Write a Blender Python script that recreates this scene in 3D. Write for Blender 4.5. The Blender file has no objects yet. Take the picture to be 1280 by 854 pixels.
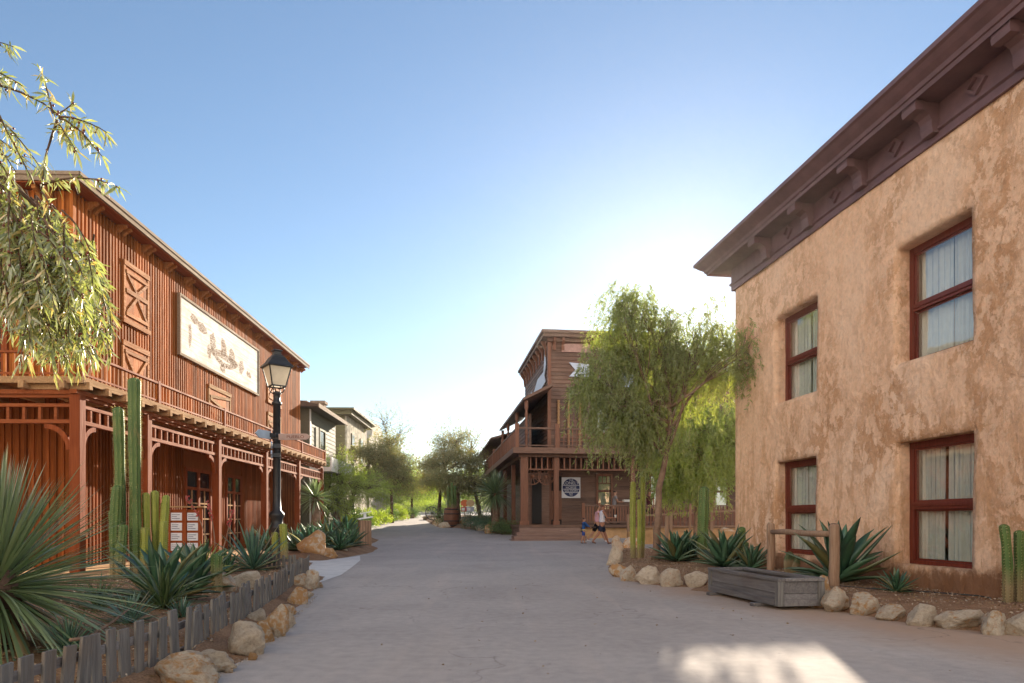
SKY_AIR, SKY_DUST, SKY_OZONE, SKY_STR = 1.0, .12, 1.8, .072
SUN_STR, EXPO, CLOUD_FILL = 5.0, 1.4, 1.2
HAZE = .0003
import bpy, bmesh, math, random
import numpy as np
from mathutils import Vector, Matrix, noise
R = math.radians
scene = bpy.context.scene
COL = scene.collection
FPX, CX, HY, CAMZ = 853.0, 640.0, 651.0, 1.05

# ---------------------------------------------------------------- terrain
def tz(Y):
    if Y <= 18: return 0.0
    if Y <= 30: return .00142*(Y-18)**2
    if Y <= 85: return .2045+.034*(Y-30)
    return 2.0745
def P(px, py, Y):
    return Vector(((px-CX)/FPX*Y, Y, CAMZ+(HY-py)/FPX*Y))
def G(px, py):
    lo, hi = 1.0, 85.0
    for _ in range(50):
        m = (lo+hi)/2
        if HY+FPX*(CAMZ-tz(m))/m > py: lo = m
        else: hi = m
    return Vector(((px-CX)/FPX*lo, lo, tz(lo)))

# ---------------------------------------------------------------- materials
def newmat(name):
    m = bpy.data.materials.new(name); m.use_nodes = True
    nt = m.node_tree; nt.nodes.clear()
    out = nt.nodes.new('ShaderNodeOutputMaterial')
    return m, nt, out
class NB:
    """small node-building helper"""
    def __init__(s, nt): s.nt = nt; s.L = nt.links
    def n(s, t, **kw):
        nd = s.nt.nodes.new(t)
        for k, v in kw.items():
            if k.startswith('i_'):
                nd.inputs[int(k[2:]) if k[2:].isdigit() else k[2:].replace('_', ' ')].default_value = v
            else: setattr(nd, k, v)
        return nd
    def l(s, a, b): s.L.new(a, b)
    def coord(s, scale=(1,1,1), kind='Object'):
        tc = s.n('ShaderNodeTexCoord'); mp = s.n('ShaderNodeMapping')
        mp.inputs['Scale'].default_value = scale
        s.l(tc.outputs[kind], mp.inputs['Vector']); return mp.outputs[0]
    def wcoord(s, scale=(1,1,1)):
        g = s.n('ShaderNodeNewGeometry'); mp = s.n('ShaderNodeMapping')
        mp.inputs['Scale'].default_value = scale
        s.l(g.outputs['Position'], mp.inputs['Vector']); return mp.outputs[0]
    def noise(s, vec, scale=5, detail=4, rough=.55, dist=0):
        nd = s.n('ShaderNodeTexNoise')
        nd.inputs['Scale'].default_value = scale; nd.inputs['Detail'].default_value = detail
        nd.inputs['Roughness'].default_value = rough; nd.inputs['Distortion'].default_value = dist
        s.l(vec, nd.inputs['Vector']); return nd.outputs[0]
    def ramp(s, fac, stops, interp='LINEAR'):
        r = s.n('ShaderNodeValToRGB'); cr = r.color_ramp; cr.interpolation = interp
        while len(cr.elements) < len(stops): cr.elements.new(.5)
        for e, (p, c) in zip(cr.elements, stops):
            e.position = p
            if isinstance(c, (int, float)): c = (c, c, c)
            e.color = (*c, 1)
        s.l(fac, r.inputs[0]); return r.outputs[0]
    def mix(s, fac, a, b, mode='MIX'):
        m = s.n('ShaderNodeMix', data_type='RGBA', blend_type=mode)
        for sock, v in ((m.inputs[0], fac), (m.inputs[6], a), (m.inputs[7], b)):
            if hasattr(v, 'is_linked'): s.l(v, sock)
            elif isinstance(v, (int, float)): sock.default_value = v
            else: sock.default_value = (*v, 1)
        return m.outputs[2]
    def math(s, op, a, b=None):
        m = s.n('ShaderNodeMath', operation=op)
        for i, v in enumerate((a, b)):
            if v is None: continue
            if hasattr(v, 'is_linked'): s.l(v, m.inputs[i])
            else: m.inputs[i].default_value = v
        return m.outputs[0]
    def bump(s, h, strength=.3, dist=.02):
        b = s.n('ShaderNodeBump'); b.inputs['Strength'].default_value = strength
        b.inputs['Distance'].default_value = dist; s.l(h, b.inputs['Height']); return b.outputs[0]
    def island(s): return s.n('ShaderNodeNewGeometry').outputs['Random Per Island']
    def objrand(s): return s.n('ShaderNodeObjectInfo').outputs['Random']
    def bsdf(s, out, col, rough=.6, nrm=None, spec=.5, metal=0, **kw):
        b = s.n('ShaderNodeBsdfPrincipled')
        for nm, v in (('Base Color', col), ('Roughness', rough), ('Metallic', metal), ('Specular IOR Level', spec)):
            if hasattr(v, 'is_linked'): s.l(v, b.inputs[nm])
            elif isinstance(v, (int, float)): b.inputs[nm].default_value = v
            else: b.inputs[nm].default_value = (*v, 1)
        for k, v in kw.items(): b.inputs[k].default_value = v
        if nrm is not None: s.l(nrm, b.inputs['Normal'])
        if out is not None: s.l(b.outputs[0], out.inputs[0])
        return b

def m_wood(name, ca, cb, axis='z', rough=.55, bump=.35, vary=.5, grime=None, fine=1.0, spec=.4):
    m, nt, out = newmat(name); q = NB(nt)
    sc = {'x': (.7,14,14), 'y': (14,.7,14), 'z': (14,14,.7)}[axis]
    v = q.coord(tuple(k*fine for k in sc))
    isl = q.island()
    add = q.n('ShaderNodeVectorMath', operation='ADD')
    cmb = q.n('ShaderNodeCombineXYZ'); q.l(q.math('MULTIPLY', isl, 37.0), cmb.inputs[0]); q.l(q.math('MULTIPLY', isl, 91.0), cmb.inputs[2])
    q.l(v, add.inputs[0]); q.l(cmb.outputs[0], add.inputs[1]); v = add.outputs[0]
    g = q.noise(v, 2.2, 6, .62, .6)
    col = q.ramp(g, [(.28, ca), (.72, cb)])
    var = q.ramp(isl, [(0, 1-vary*.55), (1, 1+vary*.35)])
    col = q.mix(1.0, col, var, 'MULTIPLY')
    if grime:
        gn = q.noise(q.coord((1,1,1)), 1.1, 5, .65)
        gf = q.ramp(gn, [(.5, 0), (.72, .75)])
        col = q.mix(gf, col, grime)
    h = q.noise(v, 5.5, 4, .6)
    rr = q.ramp(g, [(.3, min(1, rough+.12)), (.7, rough-.06)])
    q.bsdf(out, col, rr, q.bump(h, bump, .012), spec)
    return m
def m_plain(name, c, rough=.5, metal=0, spec=.5, vary=0, noise_amt=.25, scale=6, bump=.15):
    m, nt, out = newmat(name); q = NB(nt)
    v = q.coord()
    n1 = q.noise(v, scale, 5, .6)
    f = q.ramp(n1, [(.3, 1-noise_amt), (.7, 1+noise_amt*.6)])
    col = q.mix(1.0, c, f, 'MULTIPLY')
    if vary:
        col = q.mix(1.0, col, q.ramp(q.objrand(), [(0, 1-vary), (1, 1+vary)]), 'MULTIPLY')
    q.bsdf(out, col, rough, q.bump(q.noise(v, scale*6, 3), bump, .01), spec, metal)
    return m
def m_leaf(name, ca, cb, trans=.45, rough=.45, tip=None, gloss=.12, cc=None):
    """leaf: diffuse + translucent + a little gloss; colour differs from leaf to leaf"""
    m, nt, out = newmat(name); q = NB(nt)
    isl = q.island()
    stops = [(0, ca), (1, cb)] if cc is None else [(0, ca), (.8, cb), (.9, cc), (1, cc)]
    col = q.ramp(isl, stops)
    col = q.mix(1.0, col, q.ramp(q.noise(q.coord(), 1.3, 3), [(.3, .8), (.7, 1.15)]), 'MULTIPLY')
    d = q.n('ShaderNodeBsdfDiffuse'); t = q.n('ShaderNodeBsdfTranslucent'); g = q.n('ShaderNodeBsdfGlossy')
    g.inputs['Roughness'].default_value = rough
    g.inputs['Color'].default_value = (.9, .9, .85, 1)
    tc = q.mix(1.0, col, (1.25, 1.3, .7), 'MULTIPLY')
    q.l(col, d.inputs[0]); q.l(tc, t.inputs[0])
    a = q.n('ShaderNodeMixShader'); a.inputs[0].default_value = trans
    q.l(d.outputs[0], a.inputs[1]); q.l(t.outputs[0], a.inputs[2])
    b = q.n('ShaderNodeMixShader'); b.inputs[0].default_value = gloss
    q.l(a.outputs[0], b.inputs[1]); q.l(g.outputs[0], b.inputs[2]); q.l(b.outputs[0], out.inputs[0])
    return m
def m_glass(name, refl=.5, tint=(.9,.95,.95)):
    m, nt, out = newmat(name); q = NB(nt)
    t = q.n('ShaderNodeBsdfTransparent'); t.inputs[0].default_value = (*tint, 1)
    g = q.n('ShaderNodeBsdfGlossy'); g.inputs['Roughness'].default_value = .02
    nz = q.noise(q.coord((1,1,1)), 1.6, 2); q.l(q.bump(nz, .04, .05), g.inputs['Normal'])
    lw = q.n('ShaderNodeLayerWeight'); lw.inputs['Blend'].default_value = .5
    f = q.math('ADD', q.math('MULTIPLY', q.math('POWER', lw.outputs['Facing'], 4.0), .9), refl*.145)
    mx = q.n('ShaderNodeMixShader'); q.l(f, mx.inputs[0]); q.l(t.outputs[0], mx.inputs[1]); q.l(g.outputs[0], mx.inputs[2])
    q.l(mx.outputs[0], out.inputs[0]); return m
def m_cloth(name, c, trans=.3, vary=.1):
    m, nt, out = newmat(name); q = NB(nt)
    n1 = q.ramp(q.noise(q.coord(), 9, 4), [(.3, 1-vary), (.7, 1+vary)])
    col = q.mix(1.0, c, n1, 'MULTIPLY')
    d = q.n('ShaderNodeBsdfDiffuse'); t = q.n('ShaderNodeBsdfTranslucent')
    q.l(col, d.inputs[0]); q.l(col, t.inputs[0])
    a = q.n('ShaderNodeMixShader'); a.inputs[0].default_value = trans
    q.l(d.outputs[0], a.inputs[1]); q.l(t.outputs[0], a.inputs[2]); q.l(a.outputs[0], out.inputs[0]); return m

# ---------------------------------------------------------------- mesh builder
class MB:
    def __init__(s): s.v = []; s.f = []; s.sm = []
    def add(s, vs, fs, smooth=False):
        o = len(s.v); s.v += [tuple(x) for x in vs]
        s.f += [tuple(i+o for i in f) for f in fs]; s.sm += [smooth]*len(fs)
    def box(s, c, d, rz=0, M=None):
        x, y, z = d[0]/2, d[1]/2, d[2]/2
        vs = [Vector((a*x, b*y, e*z)) for e in (-1,1) for b in (-1,1) for a in (-1,1)]
        if rz: vs = [Matrix.Rotation(rz, 3, 'Z') @ p for p in vs]
        if M is not None: vs = [M @ p for p in vs]
        c = Vector(c)
        s.add([p+c for p in vs], [(0,2,3,1),(4,5,7,6),(0,1,5,4),(2,6,7,3),(0,4,6,2),(1,3,7,5)])
    def bx(s, x0, x1, y0, y1, z0, z1):
        s.box(((x0+x1)/2, (y0+y1)/2, (z0+z1)/2), (abs(x1-x0), abs(y1-y0), abs(z1-z0)))
    def beam(s, p0, p1, w, h, up=(0,0,1)):
        p0, p1 = Vector(p0), Vector(p1); d = (p1-p0); L = d.length; d.normalize()
        up = Vector(up)
        if abs(d.dot(up)) > .98: up = Vector((1,0,0))
        r = d.cross(up).normalized(); u = r.cross(d)
        vs = []
        for t in (p0, p1):
            for a, b in ((-1,-1),(1,-1),(1,1),(-1,1)): vs.append(t + r*(a*w/2) + u*(b*h/2))
        s.add(vs, [(0,3,2,1),(4,5,6,7),(0,1,5,4),(1,2,6,5),(2,3,7,6),(3,0,4,7)])
    def tube(s, pts, rad, n=8, cap=True, smooth=True):
        pts = [Vector(p) for p in pts]; k = len(pts)
        if isinstance(rad, (int, float)): rad = [rad]*k
        vs, fs = [], []; ref = None
        for i, p in enumerate(pts):
            d = (pts[min(i+1, k-1)]-pts[max(i-1, 0)])
            if d.length < 1e-9: d = Vector((0,0,1))
            d.normalize()
            if ref is None: ref = Vector((1,0,0)) if abs(d.x) < .9 else Vector((0,1,0))
            a = (ref - d*ref.dot(d)).normalized(); b = d.cross(a); ref = a
            for j in range(n):
                t = 2*math.pi*j/n; vs.append(p + (a*math.cos(t)+b*math.sin(t))*rad[i])
        for i in range(k-1):
            for j in range(n):
                a, b = i*n+j, i*n+(j+1) % n; fs.append((a, b, b+n, a+n))
        if cap: fs += [tuple(range(n-1, -1, -1)), tuple(range((k-1)*n, k*n))]
        s.add(vs, fs, smooth)
    def lathe(s, prof, n=16, c=(0,0,0), smooth=True, sq=None):
        vs, fs = [], []
        for r, z in prof:
            for j in range(n):
                t = 2*math.pi*(j+.5)/n
                vs.append((c[0]+r*math.cos(t), c[1]+r*math.sin(t), c[2]+z))
        k = len(prof)
        for i in range(k-1):
            for j in range(n):
                a, b = i*n+j, i*n+(j+1) % n; fs.append((a, b, b+n, a+n))
        fs += [tuple(range(n-1, -1, -1)), tuple(range((k-1)*n, k*n))]
        s.add(vs, fs, smooth)
    def prism(s, poly, fn, t0, t1, smooth=False):
        """poly: 2-D outline, fn(a, b, t) -> 3-D point; extruded from t0 to t1"""
        n = len(poly)
        vs = [fn(a, b, t0) for a, b in poly]+[fn(a, b, t1) for a, b in poly]
        fs = [tuple(range(n-1, -1, -1)), tuple(range(n, 2*n))]+[(i, (i+1) % n, (i+1) % n+n, i+n) for i in range(n)]
        s.add(vs, fs, smooth)
    def build(s, name, mat, parent=None, bevel=0, world=False, loc=None, recalc=True):
        me = bpy.data.meshes.new(name)
        vs = s.v
        if world and parent is not None:
            Mi = (Matrix.Translation(parent.location) @ parent.rotation_euler.to_matrix().to_4x4()).inverted()
            vs = [tuple(Mi @ Vector(p)) for p in vs]
        elif loc is not None:
            vs = [(p[0]-loc[0], p[1]-loc[1], p[2]-loc[2]) for p in vs]
        me.from_pydata(vs, [], s.f)
        me.polygons.foreach_set('use_smooth', s.sm)
        if recalc:
            bm = bmesh.new(); bm.from_mesh(me); bmesh.ops.recalc_face_normals(bm, faces=bm.faces[:]); bm.to_mesh(me); bm.free()
        if mat: me.materials.append(mat)
        o = bpy.data.objects.new(name, me); COL.objects.link(o)
        if parent: o.parent = parent
        elif loc is not None: o.location = loc
        if bevel:
            b = o.modifiers.new('bevel', 'BEVEL'); b.width = bevel; b.segments = 2; b.limit_method = 'ANGLE'
        return o
def thing(name, label, cat, loc=(0,0,0), rz=0, group=None):
    o = bpy.data.objects.new(name, None); COL.objects.link(o)
    o.empty_display_size = .2
    o.location = loc; o.rotation_euler = (0,0,rz)
    o['label'] = label; o['category'] = cat
    if group: o['group'] = group
    return o
def tag(o, label, cat, group=None):
    o['label'] = label; o['category'] = cat
    if group: o['group'] = group
    return o
def structure(o): o['kind'] = 'structure'; return o
def copy_tree(o, parent=None, depth=0):
    c = o.copy(); COL.objects.link(c); c.parent = parent
    if depth < 3:
        for ch in list(o.children): copy_tree(ch, c, depth+1)
    return c
def np_mesh(name, V, F, mat, parent=None, smooth=False, world=True):
    """V (n,3), F (m,k) numpy -> mesh object, quick"""
    me = bpy.data.meshes.new(name)
    V = np.asarray(V, np.float32)
    if world and parent is not None:
        Mi = np.array((Matrix.Translation(parent.location) @ parent.rotation_euler.to_matrix().to_4x4()).inverted())
        V = V @ Mi[:3,:3].T.astype(np.float32) + Mi[:3,3].astype(np.float32)
    F = np.asarray(F, np.int32); m, k = F.shape
    me.vertices.add(len(V)); me.vertices.foreach_set('co', V.astype(np.float32).ravel())
    me.loops.add(m*k); me.loops.foreach_set('vertex_index', F.ravel())
    me.polygons.add(m); me.polygons.foreach_set('loop_start', np.arange(0, m*k, k, dtype=np.int32))
    me.polygons.foreach_set('use_smooth', np.full(m, smooth))
    me.update(calc_edges=True); me.validate()
    if mat: me.materials.append(mat)
    o = bpy.data.objects.new(name, me); COL.objects.link(o)
    if parent: o.parent = parent
    return o
def unit(a): return a/np.maximum(np.linalg.norm(a, axis=-1, keepdims=True), 1e-9)
def leaf_arrays(C, D, L, W, rng, fold=.25, droop=.15):
    """N pointed leaves: base, two mids, tip with a mid-rib fold -> V, F (tris-free quads pairs)"""
    N = len(C); D = unit(D)
    up = rng.normal(size=(N,3)); S = unit(np.cross(D, up)); Nn = np.cross(S, D)
    L = np.asarray(L)[:,None]; W = np.asarray(W)[:,None]
    b = C; t = C + D*L; t[:,2] -= droop*L[:,0]
    m = C + D*L*.45; m[:,2] -= droop*.2*L[:,0]
    l = m + S*W/2 + Nn*W*fold; r = m - S*W/2 + Nn*W*fold
    V = np.stack([b, l, t, r], 1).reshape(-1, 3)
    F = np.arange(N*4).reshape(N, 4)
    return V, F
def curled_leaves(C, D, L, W, rng, droop=.3):
    """N narrow leaves of three segments that curl and sag, each its own strip"""
    N = len(C); D = unit(D); L = np.asarray(L)[:,None]; W = np.asarray(W)[:,None]
    S = unit(np.cross(D, rng.normal(size=(N,3)))); Nn = np.cross(S, D); cu = rng.normal(size=(N,1))*.28
    rows = []
    for t, w in ((0,.18),(.3,.9),(.65,1.0),(1,.05)):
        p = C+D*L*t+Nn*(cu*L*t*t); p[:,2] -= droop*L[:,0]*t**1.8
        tw = S+Nn*(.35*np.sin(3*t+cu*6)); rows += [p+tw*W*w/2, p-tw*W*w/2]
    V = np.stack(rows, 1).reshape(-1, 3); b = np.arange(N)*8
    F = np.concatenate([np.stack([b+2*k, b+2*k+1, b+2*k+3, b+2*k+2], 1) for k in range(3)])
    return V, F
def font_mesh(txt, size, name, mat, parent, loc, rot, depth=.004, align='CENTER', sx=1):
    c = bpy.data.curves.new(name, 'FONT'); c.body = txt; c.size = size; c.extrude = depth
    c.align_x = align; c.align_y = 'CENTER'
    o = bpy.data.objects.new(name+'_tmp', c); COL.objects.link(o)
    dg = bpy.context.evaluated_depsgraph_get()
    me = bpy.data.meshes.new_from_object(o.evaluated_get(dg))
    bpy.data.objects.remove(o); bpy.data.curves.remove(c)
    me.materials.clear(); me.materials.append(mat)
    o = bpy.data.objects.new(name, me); COL.objects.link(o)
    o.parent = parent; o.location = loc; o.rotation_euler = rot; o.scale = (sx,1,1)
    return o
# ================================================================ camera, sky, sun
cam = bpy.data.cameras.new('camera'); camo = bpy.data.objects.new('camera', cam); COL.objects.link(camo)
camo.location = (0,0,CAMZ); camo.rotation_euler = (R(90),0,0)
cam.sensor_width = 36; cam.lens = 36*FPX/1280; cam.shift_y = (HY-427)/1280
cam.clip_end = 2000; cam.clip_start = .05
scene.camera = camo
SUN = Vector((.255, 1, .298)).normalized()
EL = math.asin(SUN.z); AZ = math.atan2(SUN.x, SUN.y)
w = bpy.data.worlds.new('World'); scene.world = w; w.use_nodes = True
nt = w.node_tree; nt.nodes.clear(); q = NB(nt)
wo = q.n('ShaderNodeOutputWorld'); bg = q.n('ShaderNodeBackground'); sky = q.n('ShaderNodeTexSky')
sky.sky_type = 'NISHITA'; sky.sun_disc = False
sky.sun_elevation = EL; sky.sun_rotation = AZ
sky.altitude = 50; sky.air_density = SKY_AIR; sky.dust_density = SKY_DUST; sky.ozone_density = SKY_OZONE
# unseen cloud bank added behind the viewpoint as fill light; the sky over the street is clear
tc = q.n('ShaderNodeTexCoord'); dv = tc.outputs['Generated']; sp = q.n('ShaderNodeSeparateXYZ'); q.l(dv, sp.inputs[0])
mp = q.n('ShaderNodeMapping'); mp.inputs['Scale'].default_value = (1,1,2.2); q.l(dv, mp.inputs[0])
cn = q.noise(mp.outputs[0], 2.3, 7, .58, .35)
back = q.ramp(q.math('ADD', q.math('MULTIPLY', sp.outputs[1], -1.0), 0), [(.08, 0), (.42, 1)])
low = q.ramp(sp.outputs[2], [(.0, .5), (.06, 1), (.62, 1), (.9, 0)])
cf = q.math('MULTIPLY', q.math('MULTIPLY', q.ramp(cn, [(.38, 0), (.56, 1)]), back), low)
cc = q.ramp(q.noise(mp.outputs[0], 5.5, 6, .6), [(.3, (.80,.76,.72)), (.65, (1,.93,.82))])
vm = q.n('ShaderNodeVectorMath', operation='SCALE'); q.l(cc, vm.inputs[0]); vm.inputs['Scale'].default_value = CLOUD_FILL/SKY_STR
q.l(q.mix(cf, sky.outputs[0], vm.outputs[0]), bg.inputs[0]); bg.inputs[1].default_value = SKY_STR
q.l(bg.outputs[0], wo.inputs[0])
sl = bpy.data.lights.new('sun', 'SUN'); sl.energy = SUN_STR; sl.angle = R(.53); sl.color = (1.0, .86, .68)
so = bpy.data.objects.new('sun', sl); COL.objects.link(so); so.location = (10, 40, 30)
so.rotation_euler = SUN.to_track_quat('Z', 'Y').to_euler()
vs = scene.view_settings; vs.view_transform = 'Standard'; vs.look = 'None'; vs.exposure = EXPO; vs.gamma = 1
vs.use_curve_mapping = False
scene.render.engine = 'CYCLES'
cy = scene.cycles
cy.use_denoising = True
try: cy.denoiser = 'OPENIMAGEDENOISE'
except Exception: pass
cy.max_bounces = 10; cy.diffuse_bounces = 6; cy.glossy_bounces = 4; cy.transmission_bounces = 6; cy.transparent_max_bounces = 24
cy.sample_clamp_indirect = 8
cy.caustics_reflective = False; cy.caustics_refractive = False

# ================================================================ surface materials
def m_ground():
    m, nt, out = newmat('road_surface'); q = NB(nt); v = q.wcoord()
    fine = q.noise(v, 130, 3, .7); mid = q.noise(v, 9, 5, .6); big = q.noise(v, .55, 5, .6, .4)
    col = q.ramp(big, [(.3, (.375,.332,.308)), (.5, (.42,.374,.348)), (.72, (.47,.42,.39))])
    col = q.mix(1.0, col, q.ramp(mid, [(.3, .88), (.7, 1.08)]), 'MULTIPLY')
    col = q.mix(1.0, col, q.ramp(fine, [(.3, .72), (.5, 1.0), (.72, 1.2)]), 'MULTIPLY')
    # long pale scuffs left by feet and wheels along the road
    sc = q.noise(q.wcoord((1.6,.12,1)), 1.2, 4, .6, .3)
    col = q.mix(q.ramp(sc, [(.52, 0), (.75, .35)]), col, (.58,.48,.41))
    # brown dust blown out of the beds, by distance along the right hand side
    sx = q.n('ShaderNodeSeparateXYZ'); q.l(v, sx.inputs[0])
    e = q.math('ADD', sx.outputs[0], q.math('MULTIPLY', sx.outputs[1], .30))
    e = q.math('ADD', e, q.math('MULTIPLY', q.noise(v, 1.3, 5, .65), 1.0))
    df = q.math('MULTIPLY', q.ramp(q.math('MULTIPLY', e, .1), [(.52, 0), (.62, .7)]), q.ramp(q.math('MULTIPLY', sx.outputs[1], .05), [(.50, 1), (.62, 0)]))
    col = q.mix(df, col, (.42,.27,.175))
    # little grit and old gum spots
    vo = q.n('ShaderNodeTexVoronoi'); vo.inputs['Scale'].default_value = 3.1; q.l(v, vo.inputs['Vector'])
    col = q.mix(q.ramp(vo.outputs['Distance'], [(.02, .55), (.05, 0)]), col, (.13,.11,.10))
    # hairline cracks and a few darker stains
    ck = q.n('ShaderNodeTexVoronoi', feature='DISTANCE_TO_EDGE'); ck.inputs['Scale'].default_value = .42
    wv = q.n('ShaderNodeVectorMath', operation='ADD'); nw = q.n('ShaderNodeTexNoise'); nw.inputs['Scale'].default_value = 1.7; nw.inputs['Detail'].default_value = 6; q.l(v, nw.inputs['Vector'])
    q.l(v, wv.inputs[0]); q.l(nw.outputs[1], wv.inputs[1]); q.l(wv.outputs[0], ck.inputs['Vector'])
    crk = q.math('MULTIPLY', q.ramp(ck.outputs['Distance'], [(.0, .7), (.006, 0)]), q.ramp(q.noise(v, .35, 3), [(.45, 0), (.6, 1)]))
    col = q.mix(crk, col, (.15,.125,.11))
    col = q.mix(q.ramp(q.noise(v, .9, 7, .7, .5), [(.60, 0), (.74, .4)]), col, (.27,.225,.20))
    q.bsdf(out, col, .88, q.bump(fine, .35, .006), .25); return m
def m_soil(name='soil', ca=(.20,.115,.07), cb=(.36,.225,.14)):
    m, nt, out = newmat(name); q = NB(nt); v = q.wcoord()
    a = q.noise(v, 2.2, 6, .65); f = q.noise(v, 60, 4, .7)
    col = q.ramp(a, [(.3, ca), (.7, cb)])
    col = q.mix(1.0, col, q.ramp(f, [(.3, .6), (.5, 1), (.75, 1.5)]), 'MULTIPLY')
    q.bsdf(out, col, .95, q.bump(q.noise(v, 26, 5, .7), .9, .03), .1); return m
def m_stone():
    m, nt, out = newmat('limestone'); q = NB(nt); v = q.coord()
    orr = q.objrand()
    add = q.n('ShaderNodeVectorMath', operation='ADD'); cm = q.n('ShaderNodeCombineXYZ')
    q.l(q.math('MULTIPLY', orr, 50), cm.inputs[0]); q.l(v, add.inputs[0]); q.l(cm.outputs[0], add.inputs[1]); v = add.outputs[0]
    a = q.noise(v, 5, 6, .65, .5); b = q.noise(v, 2.6, 5, .6, .8); c = q.noise(v, 19, 5, .75)
    col = q.ramp(a, [(.25, (.52,.385,.27)), (.5, (.79,.655,.51)), (.75, (.90,.81,.69))])
    shift = q.math('ADD', b, q.math('MULTIPLY', q.math('SUBTRACT', orr, .5), .32))
    col = q.mix(q.ramp(shift, [(.50, 0), (.64, .85)]), col, (.66,.33,.11))
    col = q.mix(q.ramp(c, [(.30, .6), (.40, 0)]), col, (.17,.11,.07))
    q.bsdf(out, col, .85, q.bump(q.noise(v, 10, 9, .75), 1.0, .09), .25); return m
def m_stucco():
    m, nt, out = newmat('adobe_plaster'); q = NB(nt); v = q.coord()
    a = q.noise(v, .75, 6, .6, .3)
    col = q.ramp(a, [(.3, (.80,.48,.30)), (.5, (.89,.58,.39)), (.72, (.93,.66,.48))])
    zone = q.ramp(q.noise(v, .62, 4, .6, .2), [(.40, 0), (.62, 1)])            # where the coat has broken up
    fv = q.coord((1,1.05,.85))
    b = q.noise(fv, 3.4, 13, .72, .3)
    fl = q.math('MULTIPLY', q.ramp(b, [(.485, 0), (.505, .85), (.60, .8), (.64, .15)]), zone)
    col = q.mix(fl, col, (.58,.30,.155))
    b2 = q.noise(fv, 9.5, 10, .75, .2)
    col = q.mix(q.math('MULTIPLY', q.ramp(b2, [(.53, 0), (.565, .55)]), q.ramp(a, [(.35, 1), (.6, .15)])), col, (.92,.66,.46))
    c = q.noise(q.coord((2.6,2.6,.6)), 1.9, 10, .7, .25)
    sx = q.n('ShaderNodeSeparateXYZ'); q.l(v, sx.inputs[0])
    hz = q.ramp(q.math('MULTIPLY', sx.outputs[2], .2), [(.15, 1), (.62, .35), (1, .2)])
    drip = q.math('MULTIPLY', q.ramp(c, [(.525, 0), (.55, .5), (.7, .55)]), hz)
    col = q.mix(drip, col, (.54,.27,.125))
    col = q.mix(1.0, col, q.ramp(q.noise(v, 13, 6, .7, .2), [(.3, .84), (.5, 1), (.7, 1.09)]), 'MULTIPLY')
    # splash band of damp earth along the foot of the wall
    h = q.math('SUBTRACT', sx.outputs[2], q.math('MULTIPLY', q.noise(v, 2.4, 8, .72, .4), .95))
    col = q.mix(q.ramp(q.math('ADD', h, .5), [(.31, .9), (.45, .25), (.60, 0)]), col, (.22,.10,.05))
    hh = q.math('ADD', q.math('MULTIPLY', b, .55), q.math('MULTIPLY', q.noise(v, 2.6, 9, .66, .3), .9))
    hh = q.math('SUBTRACT', hh, q.math('MULTIPLY', fl, .07)); hh = q.math('SUBTRACT', hh, q.math('MULTIPLY', drip, .05))
    q.bsdf(out, col, .9, q.bump(hh, .95, .10), .15); return m
M = {}
M['road'] = m_ground(); M['soil'] = m_soil(); M['stone'] = m_stone(); M['stucco'] = m_stucco()
M['path'] = m_plain('pale_concrete', (.66,.64,.62), .85, 0, .2, 0, .14, 3, .3)
M['sand'] = m_plain('sand_render', (.50,.30,.15), .9, 0, .15, 0, .3, 3, .4)
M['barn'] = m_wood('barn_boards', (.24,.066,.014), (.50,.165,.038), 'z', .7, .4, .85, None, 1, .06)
M['barn_h'] = m_wood('barn_boards_along', (.26,.09,.026), (.47,.20,.065), 'y', .7, .4, .5, None, 1, .06)
M['barn_x'] = m_wood('barn_boards_across', (.26,.09,.026), (.47,.20,.065), 'x', .7, .4, .5, None, 1, .06)
M['red'] = m_wood('red_stained_timber', (.18,.040,.014), (.30,.082,.028), 'z', .65, .3, .3, None, 1, .07)
M['red_h'] = m_wood('red_stained_timber_along', (.20,.05,.018), (.34,.105,.038), 'y', .65, .3, .3, None, 1, .07)
M['red_x'] = m_wood('red_stained_timber_across', (.20,.05,.018), (.34,.105,.038), 'x', .65, .3, .3, None, 1, .07)
M['deck'] = m_wood('weathered_deck', (.28,.16,.08), (.48,.29,.15), 'y', .8, .5, .5, None, 1, .06)
M['fascia'] = m_wood('pale_fascia', (.20,.14,.095), (.34,.26,.185), 'y', .8, .4, .3, None, 1, .1)
M['barn_board'] = m_wood('barn_boards_batten_shade', (.19,.054,.012), (.38,.12,.028), 'z', .7, .4, .6, None, 1, .06)  # darker stain puts batten shade into the colour of the recessed boards
M['barn_porch_shade'] = m_wood('porch_shade_boards', (.16,.042,.012), (.33,.10,.028), 'z', .7, .4, .7, None, 1, .06)  # porch shade painted in: deeper colour than the boards upstairs
M['roof'] = m_plain('roof_felt', (.10,.075,.06), .85)
M['saloon'] = m_wood('saloon_siding', (.095,.050,.033), (.205,.112,.076), 'x', .6, .5, .6, (.20,.12,.08))
M['saloon_y'] = m_wood('saloon_siding_side', (.095,.050,.033), (.205,.112,.076), 'y', .6, .5, .6, (.20,.12,.08))
M['saloon_z'] = m_wood('saloon_posts', (.125,.050,.027), (.26,.108,.058), 'z', .55, .4, .4)
M['grey'] = m_wood('grey_weathered_wood', (.105,.100,.098), (.26,.245,.232), 'z', .8, .8, .6, (.16,.12,.09))
M['grey_x'] = m_wood('grey_weathered_planks', (.085,.078,.082), (.22,.205,.205), 'y', .8, .8, .6, (.13,.10,.085))
M['log'] = m_wood('peeled_log', (.22,.125,.075), (.42,.28,.19), 'z', .75, .6, .3)
M['cornice'] = m_plain('plum_paint', (.155,.085,.092), .55, 0, .4, 0, .22, 4, .2)
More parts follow.
